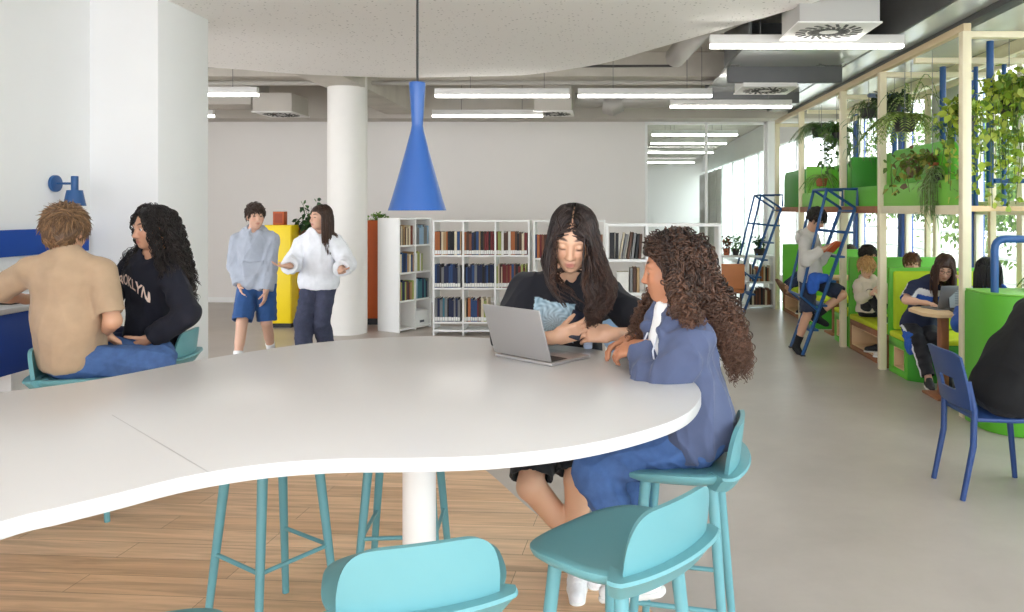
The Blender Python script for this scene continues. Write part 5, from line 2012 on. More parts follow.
loose_shoe('black shoe lying at the back of the cubby under the blond child', (3.02, 8.05, .072), 1.9, (34, 34, 38))
loose_shoe('black shoe lying in front in the cubby under the blond child', (2.99, 8.22, .072), 1.5, (34, 34, 38))
loose_shoe('white shoe at the near end of the cubby under the blond child', (2.98, 7.90, .072), 1.2, (214, 210, 204))
loose_shoe('dark shoe stowed in the cubby of the last booth bay', (3.0, 11.2, .072), 1.5, (40, 38, 40))

# laptops of the booth
make_laptop('grey laptop of the girl with glasses, its lid towards us', (3.03, 6.60, .745), PI + .3, 104, body=M('laptop_grey', (140, 142, 146), .4, .6))[0]
lp, lid, R = make_laptop('laptop on the booth table with its lit screen towards us', (3.13, 6.52, .745), -.30 + 0.15, 106, body=M('laptop_dark', (60, 62, 66), .4, .5), screen=(170, 184, 190))
mm = MB()
for k in range(9):
    y = .045 + .015 * k
    mm.box((-.10, y, .0067), (-.10 + [.18, .15, .19, .12, .17, .19, .10, .16, .18][k], y + .005, .0070), R, (0, 0, .0125))
mm.build('screen_text', M('screen_text', (90, 104, 112), .3), lid, smooth=False)

# ---- the blue chair at the right edge
t = thing('blue_chair', 'blue wooden chair at the right edge under the person in black', 'chair', (2.265, 4.405, 0), -PI / 2 + .02)
CB = M('chair_blue', (36, 64, 116), .4, var=.02)
MB().prism([(-.19, -.2), (.19, -.2), (.225, .0), (.215, .21), (-.215, .21), (-.225, 0)], .438, .462).build('seat', CB, t, bevel=.008, seg=3)
for sx_ in (-1, 1):
    MB().tube([(sx_ * .178, .225, 0), (sx_ * .17, .18, .44)], [.015, .019], 12).build('leg', CB, t, angle=50)
    MB().tube([(sx_ * .176, -.27, 0), (sx_ * .176, -.21, .30), (sx_ * .178, -.205, .50), (sx_ * .176, -.235, .66)], [.015, .018, .018, .013], 12).build('leg', CB, t, angle=50)
vs, fs = [], []
NA, NZ = 18, 14
for th in (0, .014):
    for i in range(NA + 1):
        for j in range(NZ + 1):
            u, w = -1 + 2 * i / NA, j / NZ
            z = .50 + .32 * w
            z -= .02 * abs(u) ** 6 * (w > .95)
            hw = .185 + .012 * w
            vs.append((u * hw, -.215 - .075 * w ** 1.3 - .025 * (1 - u * u) - th, z))
m_ = (NA + 1) * (NZ + 1)
ix = lambda s, i, j: s * m_ + i * (NZ + 1) + j
hole = lambda i, j: (5 <= i < 13) and (4 <= j < 7)
for i in range(NA):
    for j in range(NZ):
        if hole(i, j):
            continue
        fs += [(ix(0, i, j), ix(0, i + 1, j), ix(0, i + 1, j + 1), ix(0, i, j + 1)), (ix(1, i, j), ix(1, i, j + 1), ix(1, i + 1, j + 1), ix(1, i + 1, j))]
        for (di, dj, e) in ((-1, 0, ((i, j), (i, j + 1))), (1, 0, ((i + 1, j), (i + 1, j + 1))), (0, -1, ((i, j), (i + 1, j))), (0, 1, ((i, j + 1), (i + 1, j + 1)))):
            ii, jj = i + di, j + dj
            if ii < 0 or jj < 0 or ii >= NA or jj >= NZ or hole(ii, jj):
                a, c = e
                fs.append((ix(0, *a), ix(0, *c), ix(1, *c), ix(1, *a)))
bk = MB()
bk.add(vs, fs)
bk.build('backrest', CB, t, angle=50)

# ---- plants of the loft
LG = [(168, 186, 66), (136, 162, 52), (100, 134, 46), (186, 196, 86)]


def hang(t, base, top):
    MB().tube([(0, 0, -.02), (0, 0, top - base[2])], .003, 6).build('hanger', M('wire_grey', (120, 120, 120), .5, .5), t)


base = V3(3.42, 6.40, 2.55)
vn = []
for i in range(26):
    x, y = rp.uniform(-.25, .35), rp.uniform(-.2, .2)
    L_ = rp.uniform(.35, .95)
    vn.append([base, base + V3(x * .5, y * .6, .12), base + V3(x, y, -.05), base + V3(x + rp.normal(0, .05), y, -L_)])
hang(vine_plant('hanging_ivy', 'big yellow-green ivy trailing around the blue tubes at upper right', 'plant', base, vn, rp, .06, LG, per=44, spread=.05, pot=(.10, .12, POTD), aspect=.9), base, 3.06)
base = V3(3.72, 6.30, 2.62)
vn = [[base, base + V3(x, 0, .1), base + V3(x * 1.5, rp.normal(0, .1), -.05), base + V3(x * 1.7, rp.normal(0, .1), -rp.uniform(.2, .9))] for x in rp.uniform(-.2, .2, 16)]
hang(vine_plant('hanging_ivy', 'second ivy at the right edge above the grab rail', 'plant', base, vn, rp, .06, LG, per=44, spread=.055, pot=(.10, .12, POTD), aspect=.9), base, 3.06)
base = V3(2.90, 6.08, 2.36)
vn = [[base, base + V3(x, 0, .1), base + V3(x * 1.4, rp.normal(0, .06), -.05), base + V3(x * 1.5, rp.normal(0, .06), -rp.uniform(.2, .65))] for x in rp.uniform(-.10, .12, 14)]
hang(vine_plant('hanging_ivy', 'ivy hanging just left of the biggest cream post', 'plant', base, vn, rp, .055, LG, per=30, spread=.045, pot=(.08, .1, POTD), aspect=.9), base, 3.06)
base = V3(2.86, 6.60, 2.02)
vn = [[base, base + V3(x, 0, .06), base + V3(x * 1.6, rp.normal(0, .05), -.02), base + V3(x * 1.8, rp.normal(0, .05), -rp.uniform(.05, .28))] for x in rp.uniform(-.2, .22, 16)]
hang(vine_plant('trailing_plant', 'olive trailing plant spilling over the pale green parapet', 'plant', base, vn, rp, .06, [(120, 140, 50), (150, 150, 70), (110, 90, 60), (88, 110, 40)], per=16, spread=.03, pot=(.07, .09, TERRA), aspect=.8), base, 3.0)
base = V3(2.82, 6.45, 1.92)
vn = [[base, base + V3(-.03 + x * .3, -.04, .04), base + V3(-.08 + x, -.06, -.1), base + V3(-.08 + x * 1.2, -.06, -rp.uniform(.25, .42))] for x in rp.uniform(-.07, .07, 22)]
t = vine_plant('hanging_grass', 'pale fringe of thin hanging leaves over the loft edge', 'plant', base, vn, rp, .09, [(150, 170, 120), (126, 156, 96)], per=12, spread=.012, aspect=.1, droop=.8, pot=(.07, .08, POTD))
base = V3(2.84, 7.15, 2.48)
hang(fern('fern', 'large arching fern hanging in front of the green loft panel', base, 30, .42, rp, [(150, 170, 84), (120, 150, 60), (170, 186, 110)], pot=(.11, .13, POTD), up=.35, width=.035), base, 3.06)
base = V3(3.02, 7.45, 2.55)
hang(fern('spiky_plant', 'upright spiky plant above the fern', base, 12, .42, rp, [(150, 176, 84), (176, 190, 120)], pot=(.08, .1, POTD), up=1.7, width=.012), base, 3.06)
base = V3(3.05, 7.95, 2.72)
vn = [[base, base + V3(rp.normal(0, .09), rp.normal(0, .07), .08), base + V3(rp.normal(0, .14), rp.normal(0, .1), -.05)] for _ in range(14)]
hang(vine_plant('dark_plant', 'small dark bushy plant hung in the second loft bay', 'plant', base, vn, rp, .07, [(60, 80, 50), (44, 62, 40)], per=14, spread=.03, pot=(.08, .1, POTD)), base, 3.06)
base = V3(2.92, 8.35, 2.72)
vn = [[base, base + V3(x, y, .06), base + V3(x * 1.4, y * 1.4, -.2), base + V3(x * 1.5, y * 1.5, -rp.uniform(.35, .6))] for x, y in rp.uniform(-.14, .14, (26, 2))]
hang(vine_plant('hanging_grass', 'greyish green hanging plant in the second loft bay', 'plant', base, vn, rp, .11, [(104, 134, 84), (84, 112, 66), (130, 150, 100)], per=12, spread=.02, aspect=.1, droop=.7, pot=(.1, .1, POTD)), base, 3.06)
base = V3(2.86, 9.3, 2.55)
vn = [[base, base + V3(x, y, .08), base + V3(x * 1.5, y * 1.5, -.1), base + V3(x * 1.6, y * 1.6, -rp.uniform(.2, .5))] for x, y in rp.uniform(-.12, .12, (14, 2))]
hang(vine_plant('hanging_ivy', 'dark green ivy between the second and third loft posts', 'plant', base, vn, rp, .08, [(70, 104, 52), (96, 128, 60)], per=18, spread=.04, pot=(.1, .1, POTD)), base, 3.06)
base = V3(2.90, 10.2, 2.70)
hang(fern('palm', 'dark feathery palm hung in the third loft bay', base, 18, .42, rp, [(66, 98, 52), (88, 118, 62)], pot=(.1, .12, POTD), up=.55, width=.07), base, 3.06)
base = V3(2.86, 9.95, 2.02)
hang(fern('spider_plant', 'pale spider plant low on the parapet of the third loft bay', base, 20, .32, rp, [(130, 168, 80), (160, 186, 110)], pot=(.08, .1, TERRA), up=.5, width=.014), base, 3.06)
base = V3(3.32, 5.62, 1.14)
fern('small_fern', 'small fern standing on the nearest green booth end', base, 14, .26, rp, [(96, 140, 60), (130, 164, 80)], pot=(.07, .125, POTD), up=.6, width=.03)

# ================================================================= outside the windows
struct(mesh_obj('ground_outside', [(4.2, -6, -.02), (30, -6, -.02), (30, 45, -.02), (4.2, 45, -.02)], [(0, 1, 2, 3)], M('outside_paving', (190, 188, 176), .9, var=.06), smooth=False))
LGX = [(128, 152, 84), (100, 130, 66), (150, 168, 104), (84, 112, 60)]
for i, (x, y, h_, r_) in enumerate([(8.2, 11.2, 3.4, 1.3), (8.6, 14.8, 4.2, 1.6), (9.0, 19.0, 4.4, 1.8), (7.8, 8.0, 3.0, 1.2), (9.6, 24.5, 5.0, 2.2), (7.6, 4.6, 3.2, 1.3), (13.0, 17.5, 5.0, 1.9), (14.5, 25, 5.5, 2.2)]):
    t = thing('tree', 'pale green tree outside the windows, ' + ['in front of the middle booths', 'behind the far booths', 'farther along the facade', 'beside the nearest booth', 'far down the facade', 'at the right edge of the view', 'tall one in the second row', 'the farthest one'][i], 'tree', (x, y, 0), group='trees outside the windows')
    MB().tube([(0, 0, -.02), (.05, .02, h_ * .4), (0, 0, h_ * .7)], [.12, .09, .05], 10).build('trunk', M('bark', (110, 92, 76), .9, bump=.4, bscale=20), t)
    n_ = 3200
    d = rp.normal(0, 1, (n_, 3))
    d /= np.linalg.norm(d, axis=1, keepdims=True)
    lump = 1 + .25 * np.sin(d[:, 0] * 5 + i) * np.sin(d[:, 1] * 4 + 2 * i) + .2 * np.sin(d[:, 2] * 6 + i)
    p = d * (rp.uniform(.25, 1, n_) ** .5 * lump)[:, None] * np.array([r_, r_, h_ * .42]) + np.array([0, 0, h_ * .58])
    vs, fs, cs = leafset(rp, p, d + rp.normal(0, .5, d.shape), .15, LGX, .6, .25)
    mesh_obj('crown', vs, fs, leafmat(), t, cols=cs, fix=False)
t = thing('railing', 'white horizontal railing outside the windows', 'railing', (5.9, 5, 0))
for z in (.55, .9, 1.25):
    MB().tube([(0, -3, z), (0, 25, z)], .035, 8).build('rail', WMET, t)
for y in range(-3, 26, 2):
    MB().tube([(0, y, -.02), (0, y, 1.25)], .025, 8).build('post', WMET, t)
# ================================================================= the people
JEANS = M('denim_blue', (66, 96, 146), .9, var=.16, scale=26, bump=.15, bscale=500)
JEAND = M('denim_dark', (62, 66, 88), .9, var=.14, scale=26, bump=.15, bscale=500)
HERO = .0042

# ---- girl in the black shirt, standing at the table
ep = P(571, 246.5, 3.03)
hf = nrm((-.06, -.92, -.36))
A = Person('person with long dark hair in a black printed shirt, looking down at a phone', (-.185, 3.42, .85), (-.1, -1, 0), P(568, 277, 3.23), (0, -1, -.1), ep - hf * .082, hf, (.07, 0, 1),
           wrR=P(556, 337, 2.99), wrL=P(611, 334, 3.03), polR=(-.9, .1, -.45), polL=(.9, .15, -.4), anR=(-.10, 3.36, .13), anL=(-.113, 3.28, .095), kpR=(-.85, -.8, 0), kpL=(.0, -1, 0),
           handR=((.86, .1, .22), (.0, .95, .3), [.5, .55, .6, .65, .5], (.25, .6)), handL=((-.95, -.05, .05), (-.1, .8, -.45), [.5, .55, .6, .65, .5], (.3, .5)), toeL=(.05, -1, -.05), toeR=(.5, -.8, -.3),
           sc=1.0, h=HERO, hs=1.04, skin=(214, 168, 138), lids=1.0, shw=.176, girth=1.0, lips=(176, 106, 96), brow=(52, 36, 30))
A.knR = V3(-.300, 3.14, .475)
A.body()


def tee_print(s, v):
    col = np.tile(np.array(lin((20, 21, 30))[:3]), (len(v), 1))
    q = (v - s.chest) @ s.CR
    cx, cz = -.045, -.155
    x, z = (q[:, 0] - cx) / .086, (q[:, 2] - cz) / .092
    m = (np.abs(x) < 1) & (np.abs(z) < 1) & (q[:, 1] > 0)
    r = np.sqrt(x ** 2 + (z + .1) ** 2)
    th = np.arctan2(z + .1, x)
    st = .5 + .5 * np.sin(th * 17 + 3 * np.sin(r * 9)) * np.sin(r * 13 + th * 3)
    st2 = np.clip(1.2 - r, 0, 1)
    c0, c1, c2 = (np.array(lin(c)[:3]) for c in ((196, 222, 234), (70, 112, 134), (232, 240, 244)))
    c = c0 + (c1 - c0) * (st[:, None] * .75) + (c2 - c0) * (st2[:, None] * .4)
    col[m] = c[m]
    return col


A.top('shirt', (30, 32, 44), off=.022, sleeve=.94, hem=-.10, folds=(.011, .10, .5), seed=3, slack=.030, neck=.052, vfun=tee_print,
      mat=M('printed_cotton', vcol=True, rough=.9, bump=.12, bscale=400, sheen=.1))
A.bottom('shorts', (16, 17, 22), off=.014, length=.93, flare=.022, seed=4)
A.shoes((232, 232, 234), laces=(250, 250, 250), h=.0045)
g1 = P(604, 268, 3.02)


def bunch(t, rnd):
    """The gathered lock that hangs over her left shoulder."""
    k = catmull([P(588, 255, 3.06), P(596, 272, 3.02), P(602, 288, 3.0), P(598, 304, 2.99), P(592, 318, 2.98)], 10)
    c = k[min(int(t * (len(k) - 1)), len(k) - 1)]
    w = .060 * math.sin(PI * min(1, .25 + t * .72)) + .006
    return c + rnd * np.array([w, w * .6, .012])


def curtain_l(t, rnd):
    k = catmull([P(545, 240, 3.05), P(545, 262, 3.03), P(550, 282, 3.02), P(562, 300, 3.0)], 10)
    c = k[min(int(t * (len(k) - 1)), len(k) - 1)]
    return c + rnd * np.array([.022, .03, .008]) * (1.05 - t * .8)


A.long_hair((28, 20, 19), n=1000, per=14, jit=.012, L=(.34, .48), rad=.0022, col2=(74, 51, 41), wave=(.014, .10), seed=5, fluff=.16, parting=True, guide=bunch, gpull=1.4, rootmask=lambda p: p[0] > -.005, face_l=.058, start_f=.080, face_u=.066, nside=5)
A.long_hair((28, 20, 19), n=900, per=12, jit=.014, L=(.24, .34), rad=.0022, col2=(52, 38, 33), wave=(.004, .16), seed=6, fluff=.16, parting=True, guide=curtain_l, gpull=.8, rootmask=lambda p: p[0] < .005, face_l=.052, start_f=.080, face_u=.066, nside=5, name='hair_side')
# phone in her hands
ph = P(576, 325, 3.02)
R = frame((.25, -.75, .55), (.35, .3, 1))
t = thing('phone', 'dark phone held by the girl in the black shirt', 'phone', ph)
MB().cbox((0, 0, 0), (.062, .008, .125), R).build('case', M('phone_dark', (28, 32, 48), .35), t, bevel=.003)
MB().cbox(R @ np.array([0, -.0044, 0]), (.056, .0008, .118), R).build('screen', M('phone_screen', (14, 16, 22), .1), t)
q = on_table(588, 349)
t = thing('earphone_case', 'tiny pale blue case on the table under the clasped hands', 'case', (q[0], q[1], TZ))
MB().box((-.018, -.012, 0), (.018, .012, .034)).build('case_body', M('case_blue', (186, 200, 226), .3), t, bevel=.008, seg=3)
MB().box((-.0182, -.0122, .022), (.0182, .0122, .0228)).build('lid_seam', M('seam_grey', (150, 150, 150), .7), t)

# ---- curly-haired girl on the stool
ep = P(652, 269, 2.66)
hf = nrm((-.99, .10, -.12))
B = Person('person with long curly hair in a blue hoodie, sitting on a teal stool', (.335, 2.70, .852), (-.95, .2, 0), P(674, 313, 2.66), (-.94, -.33, 0), V3(.243, 2.665, 1.412), hf, (.03, 0, 1),
           wrL=P(642, 347, 2.68), wrR=P(630, 340, 2.93), polL=(.55, -.75, -.2), polR=(.2, .8, -.4), anL=(.13, 2.60, .385), anR=(.15, 2.78, .385), toeL=(-.9, .3, -.25), toeR=(-.9, .3, -.25), kpL=(-.9, .1, .5), kpR=(-.9, .5, .5),
           handL=((-.86, .42, -.22), (-.1, .55, -.8), [.45, .55, .65, .75, .4]), handR=((-.78, -.45, -.2), (.15, -.35, -.9), [.5, .6, .65, .7, .4]),
           sc=.92, h=HERO, hs=.92, skin=(188, 130, 98), lids=.72, shw=.150, lips=(150, 82, 74), brow=(40, 27, 22), gaze=P(560, 300, 1.9))
B.body()
B.top('tee', (240, 240, 240), off=.003, sleeve=.4, hem=-.02, folds=(.003, .08), neck=.056)
S_orig = B.torso
B.hood_gap = .062


def hoodie_open(S, off, belly=0.0):
    S_orig(S, off, belly)
    c = B.sc
    W = lambda l, f, u: B.chest + B.CR @ (np.array([l, f, u]) * c)
    S.cone(W(0, .128, -.02), W(0, .150, -.36), .082, .056, .01, op=-1)


B.torso = hoodie_open
B.top('hoodie', (76, 86, 116), off=.022, sleeve=1.93, hem=-.075, hood=True, folds=(.012, .085, .6), cuff=True, seed=8, slack=.024, neck=.064)
B.torso = S_orig
b = MB()
for sg in (1, -1):
    pts = [B.chest + B.CR @ (np.array([l * sg, f, u]) * B.sc) for l, f, u in ((.045, .10, -.05), (.052, .135, -.10), (.052, .14, -.17), (.055, .14, -.26))]
    b.tube(pts, .0035, 6)
mesh_obj('drawstring', np.array(b.v) - B.rl, b.f, M('cord_pale', (206, 210, 220), .8), B.root)
B.bottom('jeans', (52, 84, 140), off=.012, length=1.95, flare=.014, folds=(.009, .075), seed=9, mat=JEANS)
B.shoes((236, 236, 236), h=.006)


def curls(t, rnd):
    k = catmull([P(698, 255, 2.64), P(712, 285, 2.64), P(724, 315, 2.65), P(734, 345, 2.66), P(738, 370, 2.66)], 10)
    c = k[min(int(t * (len(k) - 1)), len(k) - 1)]
    w = .080 - .035 * t
    return c + rnd * np.array([w, w * .9, .02])


def curls_far(t, rnd):
    k = catmull([P(648, 268, 2.80), P(642, 295, 2.82), P(636, 320, 2.80), P(634, 345, 2.76)], 10)
    c = k[min(int(t * (len(k) - 1)), len(k) - 1)]
    return c + rnd * np.array([.038, .04, .015])


def curls_near(t, rnd):
    k = catmull([P(680, 262, 2.55), P(680, 285, 2.52), P(684, 302, 2.50), P(692, 316, 2.49)], 10)
    c = k[min(int(t * (len(k) - 1)), len(k) - 1)]
    return c + rnd * np.array([.035, .03, .012])


kw = dict(rad=.0023, face_u=.088, col2=(104, 74, 58), face_l=.058, start_f=.074, nside=5, out=.5, push='back', face_f=.028)
B.long_hair((28, 20, 17), n=1150, per=5, L=(.42, .56), curl=(.0085, .036), seed=11, fluff=.55, guide=curls, gpull=.75, rootmask=lambda p: p[1] < .06 and (p[0] > -.06), cap=.028, **kw)
B.long_hair((26, 18, 16), n=360, per=5, L=(.34, .44), curl=(.008, .032), seed=12, fluff=.40, guide=curls_far, gpull=1.2, rootmask=lambda p: p[0] < -.015 and p[1] > -.04, name='hair_far_side', **kw)
B.long_hair((28, 20, 17), n=300, per=5, L=(.28, .36), curl=(.0085, .034), seed=13, fluff=.45, guide=curls_near, gpull=1.0, rootmask=lambda p: p[0] > .02 and -.04 < p[1] < .045, name='hair_near_side', **kw)

# ---- seated pair at the wall
C_ = Person('person in a tan shirt and jeans seen from behind on a teal stool', (-2.83, 4.05, .855), (.85, .5, 0), P(66, 257, 3.96), (-.18, 1, 0), P(66, 231, 3.99), (-.06, .97, -.2),
            wrL=(-3.19, 4.22, 1.118), wrR=P(104, 333, 4.12), polL=(-.9, -.5, -.3), polR=(.6, -.5, -.5), anL=(-2.47, 4.42, .40), anR=(-2.44, 4.20, .40), kpL=(.8, .5, .6), kpR=(.9, .2, .6),
            handL=((.35, .85, 0), (0, .1, -1), .3), handR=((.5, .4, -.6), (0, -.3, -1), .5), sc=1.0, h=.0058, hs=1.0, skin=(206, 158, 128), shw=.168, girth=1.08, toeL=(.8, .3, -.1), toeR=(.9, .1, -.1))
C_.body()
C_.top('shirt', (178, 152, 124), off=.020, sleeve=.86, hem=-.05, folds=(.006, .13, .6), seed=14, slack=.022, belly=.036)
C_.bottom('jeans', (52, 84, 140), off=.012, length=1.95, folds=(.009, .09), seed=15, mat=JEANS)
C_.shoes((220, 220, 220))
C_.short_hair((92, 68, 48), col2=(150, 116, 82), thick=.016, low=-.085, n=2200, L=.06, lift=.10, seed=3, rad=.0024, comb=(.25, .5, .1))

ep = P(139, 229.5, 4.33)
hf = nrm((-.52, -.84, -.12))
D = Person('person with black curly hair in a dark lettered hoodie sitting by the white pier', (-2.69, 4.54, .850), (-.97, -.15, 0), P(153, 258, 4.44), (-.36, -.93, 0), ep - hf * .08, hf,
           wrL=P(150, 338, 4.28), wrR=(-2.86, 4.32, 1.0), polL=(.8, -.2, -.5), polR=(-.7, .4, -.5), anL=(-3.03, 4.42, .42), anR=(-3.05, 4.62, .42), kpL=(-.9, -.1, .5), kpR=(-.9, .0, .5),
           sc=.98, h=.0049, skin=(198, 150, 122), shw=.16, brow=(30, 22, 20), lips=(166, 92, 84))
D.body()
ho, hv, hfc = D.top('hoodie', (20, 22, 36), off=.026, sleeve=1.97, hem=-.05, hood=True, folds=(.010, .1, .6), cuff=True, seed=17, slack=.026)
D.bottom('jeans', (36, 44, 78), off=.012, length=1.95, seed=18)
D.shoes((226, 226, 226))
D.long_hair((22, 18, 18), n=800, per=7, L=(.36, .48), rad=.0024, col2=(46, 38, 36), curl=(.008, .06), seed=19, fluff=.32, face_l=.068, start_f=.066, bias=(0, -.08, 0), parting=True, face_u=.07)
# lettering on the chest, wrapped onto the cloth
fc = bpy.data.curves.new('letters', 'FONT')
fc.body = 'BROOKLYN'
fc.size = .075
fc.align_x = 'CENTER'
fc.offset = .0015
to = bpy.data.objects.new('letters_tmp', fc)
COL.objects.link(to)
bpy.context.view_layer.update()
dg = bpy.context.evaluated_depsgraph_get()
tm = bpy.data.meshes.new_from_object(to.evaluated_get(dg))
bpy.data.objects.remove(to)
bmx = bmesh.new()
bmx.from_mesh(tm)
bmesh.ops.triangulate(bmx, faces=bmx.faces)
bmesh.ops.subdivide_edges(bmx, edges=bmx.edges, cuts=2, use_grid_fill=True)
bmesh.ops.triangulate(bmx, faces=bmx.faces)
tv = np.array([v.co[:] for v in bmx.verts])
tf = [[v.index for v in f.verts] for f in bmx.faces]
bmx.free()
bvh = BVHTree.FromPolygons([Vector(v) for v in hv], [tuple(int(i) for i in f) for f in hfc])


def wrap(scale, lift, nm, mat):
    out = []
    Rr = .30
    for (x, y, _) in tv:
        x, y = x * .80 * scale, (y - .025) * 1.15 * scale + .025
        y += .05 - .9 * x * x / .3          # slight arch
        p0 = D.chest + D.CR @ np.array([x - .040, .5, y - .19])
        hit = bvh.ray_cast(Vector(p0), Vector(-D.CR[:, 1]))
        p = np.array(hit[0]) if hit[0] else D.chest + D.CR @ np.array([x, .17, y - .19])
        out.append(p + D.CR[:, 1] * lift - D.rl)
    return mesh_obj(nm, out, tf, mat, D.root, smooth=False, fix=False)


wrap(1.0, .004, 'lettering', M('letter_peach', (238, 214, 200), .8))

# ---- the two walking people
k = 7.8 / FPX
ep = P(257.5, 216.5, 7.7)
hf = nrm((.62, -.78, -.04))
E = Person('person with short dark hair in a pale grey-blue hoodie and blue shorts, walking', (-3.56, 7.82, .875), (.25, -1, 0), P(254, 232, 7.80), (.15, -1, 0), ep - hf * .08, hf,
           wrR=P(240, 285, 7.72), wrL=P(266, 291, 7.72), anR=(-3.62, 7.52, .095), anL=(-3.50, 8.02, .12), toeL=(.2, -1, -.3), sc=1.0, skin=(214, 170, 146), curl=.35, shw=.168, girth=.95)
E.body()
E.top('hoodie', (166, 173, 186), off=.030, sleeve=1.96, hem=-.07, hood=True, folds=(.009, .1, .6), cuff=True, seed=21, slack=.026, pocket=True)
E.bottom('shorts', (42, 80, 134), off=.020, length=.95, flare=.026, seed=22)
E.socks((236, 236, 236), .3)
E.shoes((236, 236, 236))
E.short_hair((58, 40, 30), thick=.015, low=-.045, n=420, L=.04, seed=5, face_u=.058, comb=(.4, .8, 0), rad=.004)
ep = P(313.5, 217.5, 7.68)
hf = nrm((-.58, -.80, 0))
F_ = Person('person with long brown hair in a baggy white hoodie and dark jeans, hands open', (-2.93, 7.85, .87), (-.1, -1, 0), P(320, 234, 7.80), (-.05, -1, 0), ep - hf * .08, hf,
            wrR=P(289, 266, 7.50), wrL=P(341, 269, 7.52), polR=(-.5, .3, -.8), polL=(.6, .3, -.8), anR=(-3.03, 7.70, .095), anL=(-2.86, 7.92, .10), sc=.99, skin=(218, 174, 150), shw=.16, curl=.35, girth=.95,
            handR=((-.85, -.45, .05), (.1, .1, 1), .4), handL=((.35, -.75, -.3), (-.3, .2, .9), .4), lips=(190, 100, 100))
F_.body()
F_.top('hoodie', (238, 240, 246), off=.046, sleeve=1.95, hem=-.06, hood=True, folds=(.012, .11, .6), cuff=True, seed=24, slack=.036)
F_.bottom('jeans', (62, 66, 88), off=.018, length=1.97, flare=.03, seed=25, mat=JEAND)
F_.shoes((232, 232, 232))
F_.long_hair((50, 34, 26), n=700, per=8, L=(.32, .42), rad=.003, col2=(84, 58, 44), wave=(.003, .2), seed=26, fluff=.15, face_l=.062, start_f=.060, push='back', face_f=.035)

# ---- boy on the ladder
hf = nrm((.72, -.40, -.52))
G = Person('person in a light grey hoodie and dark shorts reading on the blue ladder', (2.35, 8.62, .835), (.8, -.5, 0), (2.33, 8.60, 1.33), (.8, -.55, -.1), (2.40, 8.56, 1.505), hf,
           wrR=P(822, 249, 8.30), wrL=P(829, 247, 8.52), anR=(2.17, 8.52, .09), anL=(2.40, 8.55, .42), kpL=(.9, -.3, .5), kpR=(.5, -.8, .2), toeR=(.35, -.8, -.5), toeL=(.8, -.4, -.3), sc=.93, skin=(206, 160, 132), girth=.95,
           handR=((.5, .2, .1), (.2, .3, .9), .4), handL=((.4, -.4, .1), (.1, -.2, .9), .4))
G.body()
G.top('hoodie', (196, 192, 186), off=.026, sleeve=1.95, hem=-.03, hood=True, folds=(.008, .1, .6), cuff=True, seed=31, slack=.022)
G.bottom('shorts', (38, 46, 66), off=.018, length=.95, flare=.024, seed=32)
G.socks((34, 34, 38), .32)
G.short_hair((34, 26, 24), thick=.018, low=-.05, n=420, L=.05, seed=6, face_u=.058, rad=.004)
S = Sculpt(.007)
S.ell(P(819, 278, 8.42), (.11, .08, .06), None, .03)
S.ell(P(813, 285, 8.38), (.07, .05, .10), None, .03)
v, f = S.mesh((.012, .09), 3)
G.put('tied_jacket', v, f, M('jacket_blue', (44, 92, 182), .9, var=.08, scale=16))
t = thing('book', 'open orange book in the hands of the boy on the ladder', 'book', P(832, 247, 8.38))
R = frame((.5, -.5, -.75), (.3, -.3, .9))
for sg in (1, -1):
    Rg = R @ rotz(sg * .2)
    MB().cbox(R @ np.array([sg * .062, 0, 0]), (.125, .012, .17), Rg).build('cover', M('book_orange_cover', (206, 92, 46), .6), t, bevel=.002)
    MB().cbox(R @ np.array([sg * .060, -.008, 0]), (.115, .006, .16), Rg).build('pages', PAGES, t, bevel=.001)


# ---- children in the booths
hf = nrm((.35, -.78, -.5))
H = Person('blond person in a cream jacket curled up on the window bench', (3.02, 8.60, .485), (.05, -1, 0), (2.99, 8.58, .83), (.15, -1, 0), P(866, 268, 8.48) + V3(.02, .05, 0), hf,
           wrR=(2.93, 8.28, .70), wrL=(3.12, 8.24, .72), anR=(3.02, 8.18, .47), anL=(3.16, 8.10, .47), kpR=(-.1, -.5, 1), kpL=(.1, -.5, 1), sc=.74, hs=.86, skin=(224, 182, 156), h=.0065, curl=.4)
H.body()
H.top('jacket', (220, 208, 190), off=.024, sleeve=1.95, hem=-.02, hood=True, folds=(.008, .08), seed=41, slack=.02)
H.bottom('trousers', (34, 36, 44), off=.012, length=1.95, seed=42)
H.shoes((60, 58, 60))
H.short_hair((196, 152, 98), col2=(226, 190, 130), thick=.02, low=-.06, n=420, L=.06, seed=7, face_u=.045, rad=.004)
t = thing('booklet', 'pale open booklet held by the blond child', 'booklet', (3.03, 8.17, .66))
R = frame((.1, -.5, .85), (0, -.8, -.5))
for sg in (1, -1):
    MB().cbox(R @ np.array([sg * .052, 0, 0]), (.105, .004, .15), R @ rotz(sg * .25)).build('page', M('paper_cream', (232, 216, 190), .8), t)

hf = nrm((-.30, -.86, -.42))
I = Person('person with glasses and long brown hair in a striped navy shirt, typing on a laptop', (3.06, 7.36, .495), (-.15, -1, 0), (3.07, 7.12, .935), (-.1, -1, -.2), P(946, 268, 7.0) + V3(0, .03, 0), hf, (.12, 0, 1),
           wrR=(2.90, 6.83, .775), wrL=(3.245, 6.84, .90), polR=(-.9, -.1, -.4), polL=(.6, -.6, -.6), anR=(2.94, 6.86, .085), anL=(3.16, 6.93, .085), sc=.88, hs=.93, skin=(222, 178, 152), curl=.3,
           handL=((-.15, .1, .95), (-.6, .5, .2), .5), handR=((.25, -.9, 0), (0, 0, -1), .3), shw=.158)
I.body()


def stripes(s, v):
    q = (v - s.chest) @ s.CR
    u = q[:, 2] / s.sc
    col = np.tile(np.array(lin((36, 44, 72))[:3]), (len(v), 1))
    col[(u < -.04) & (u > -.10)] = lin((232, 232, 236))[:3]
    col[(u < -.10) & (u > -.16)] = lin((44, 92, 190))[:3]
    return col


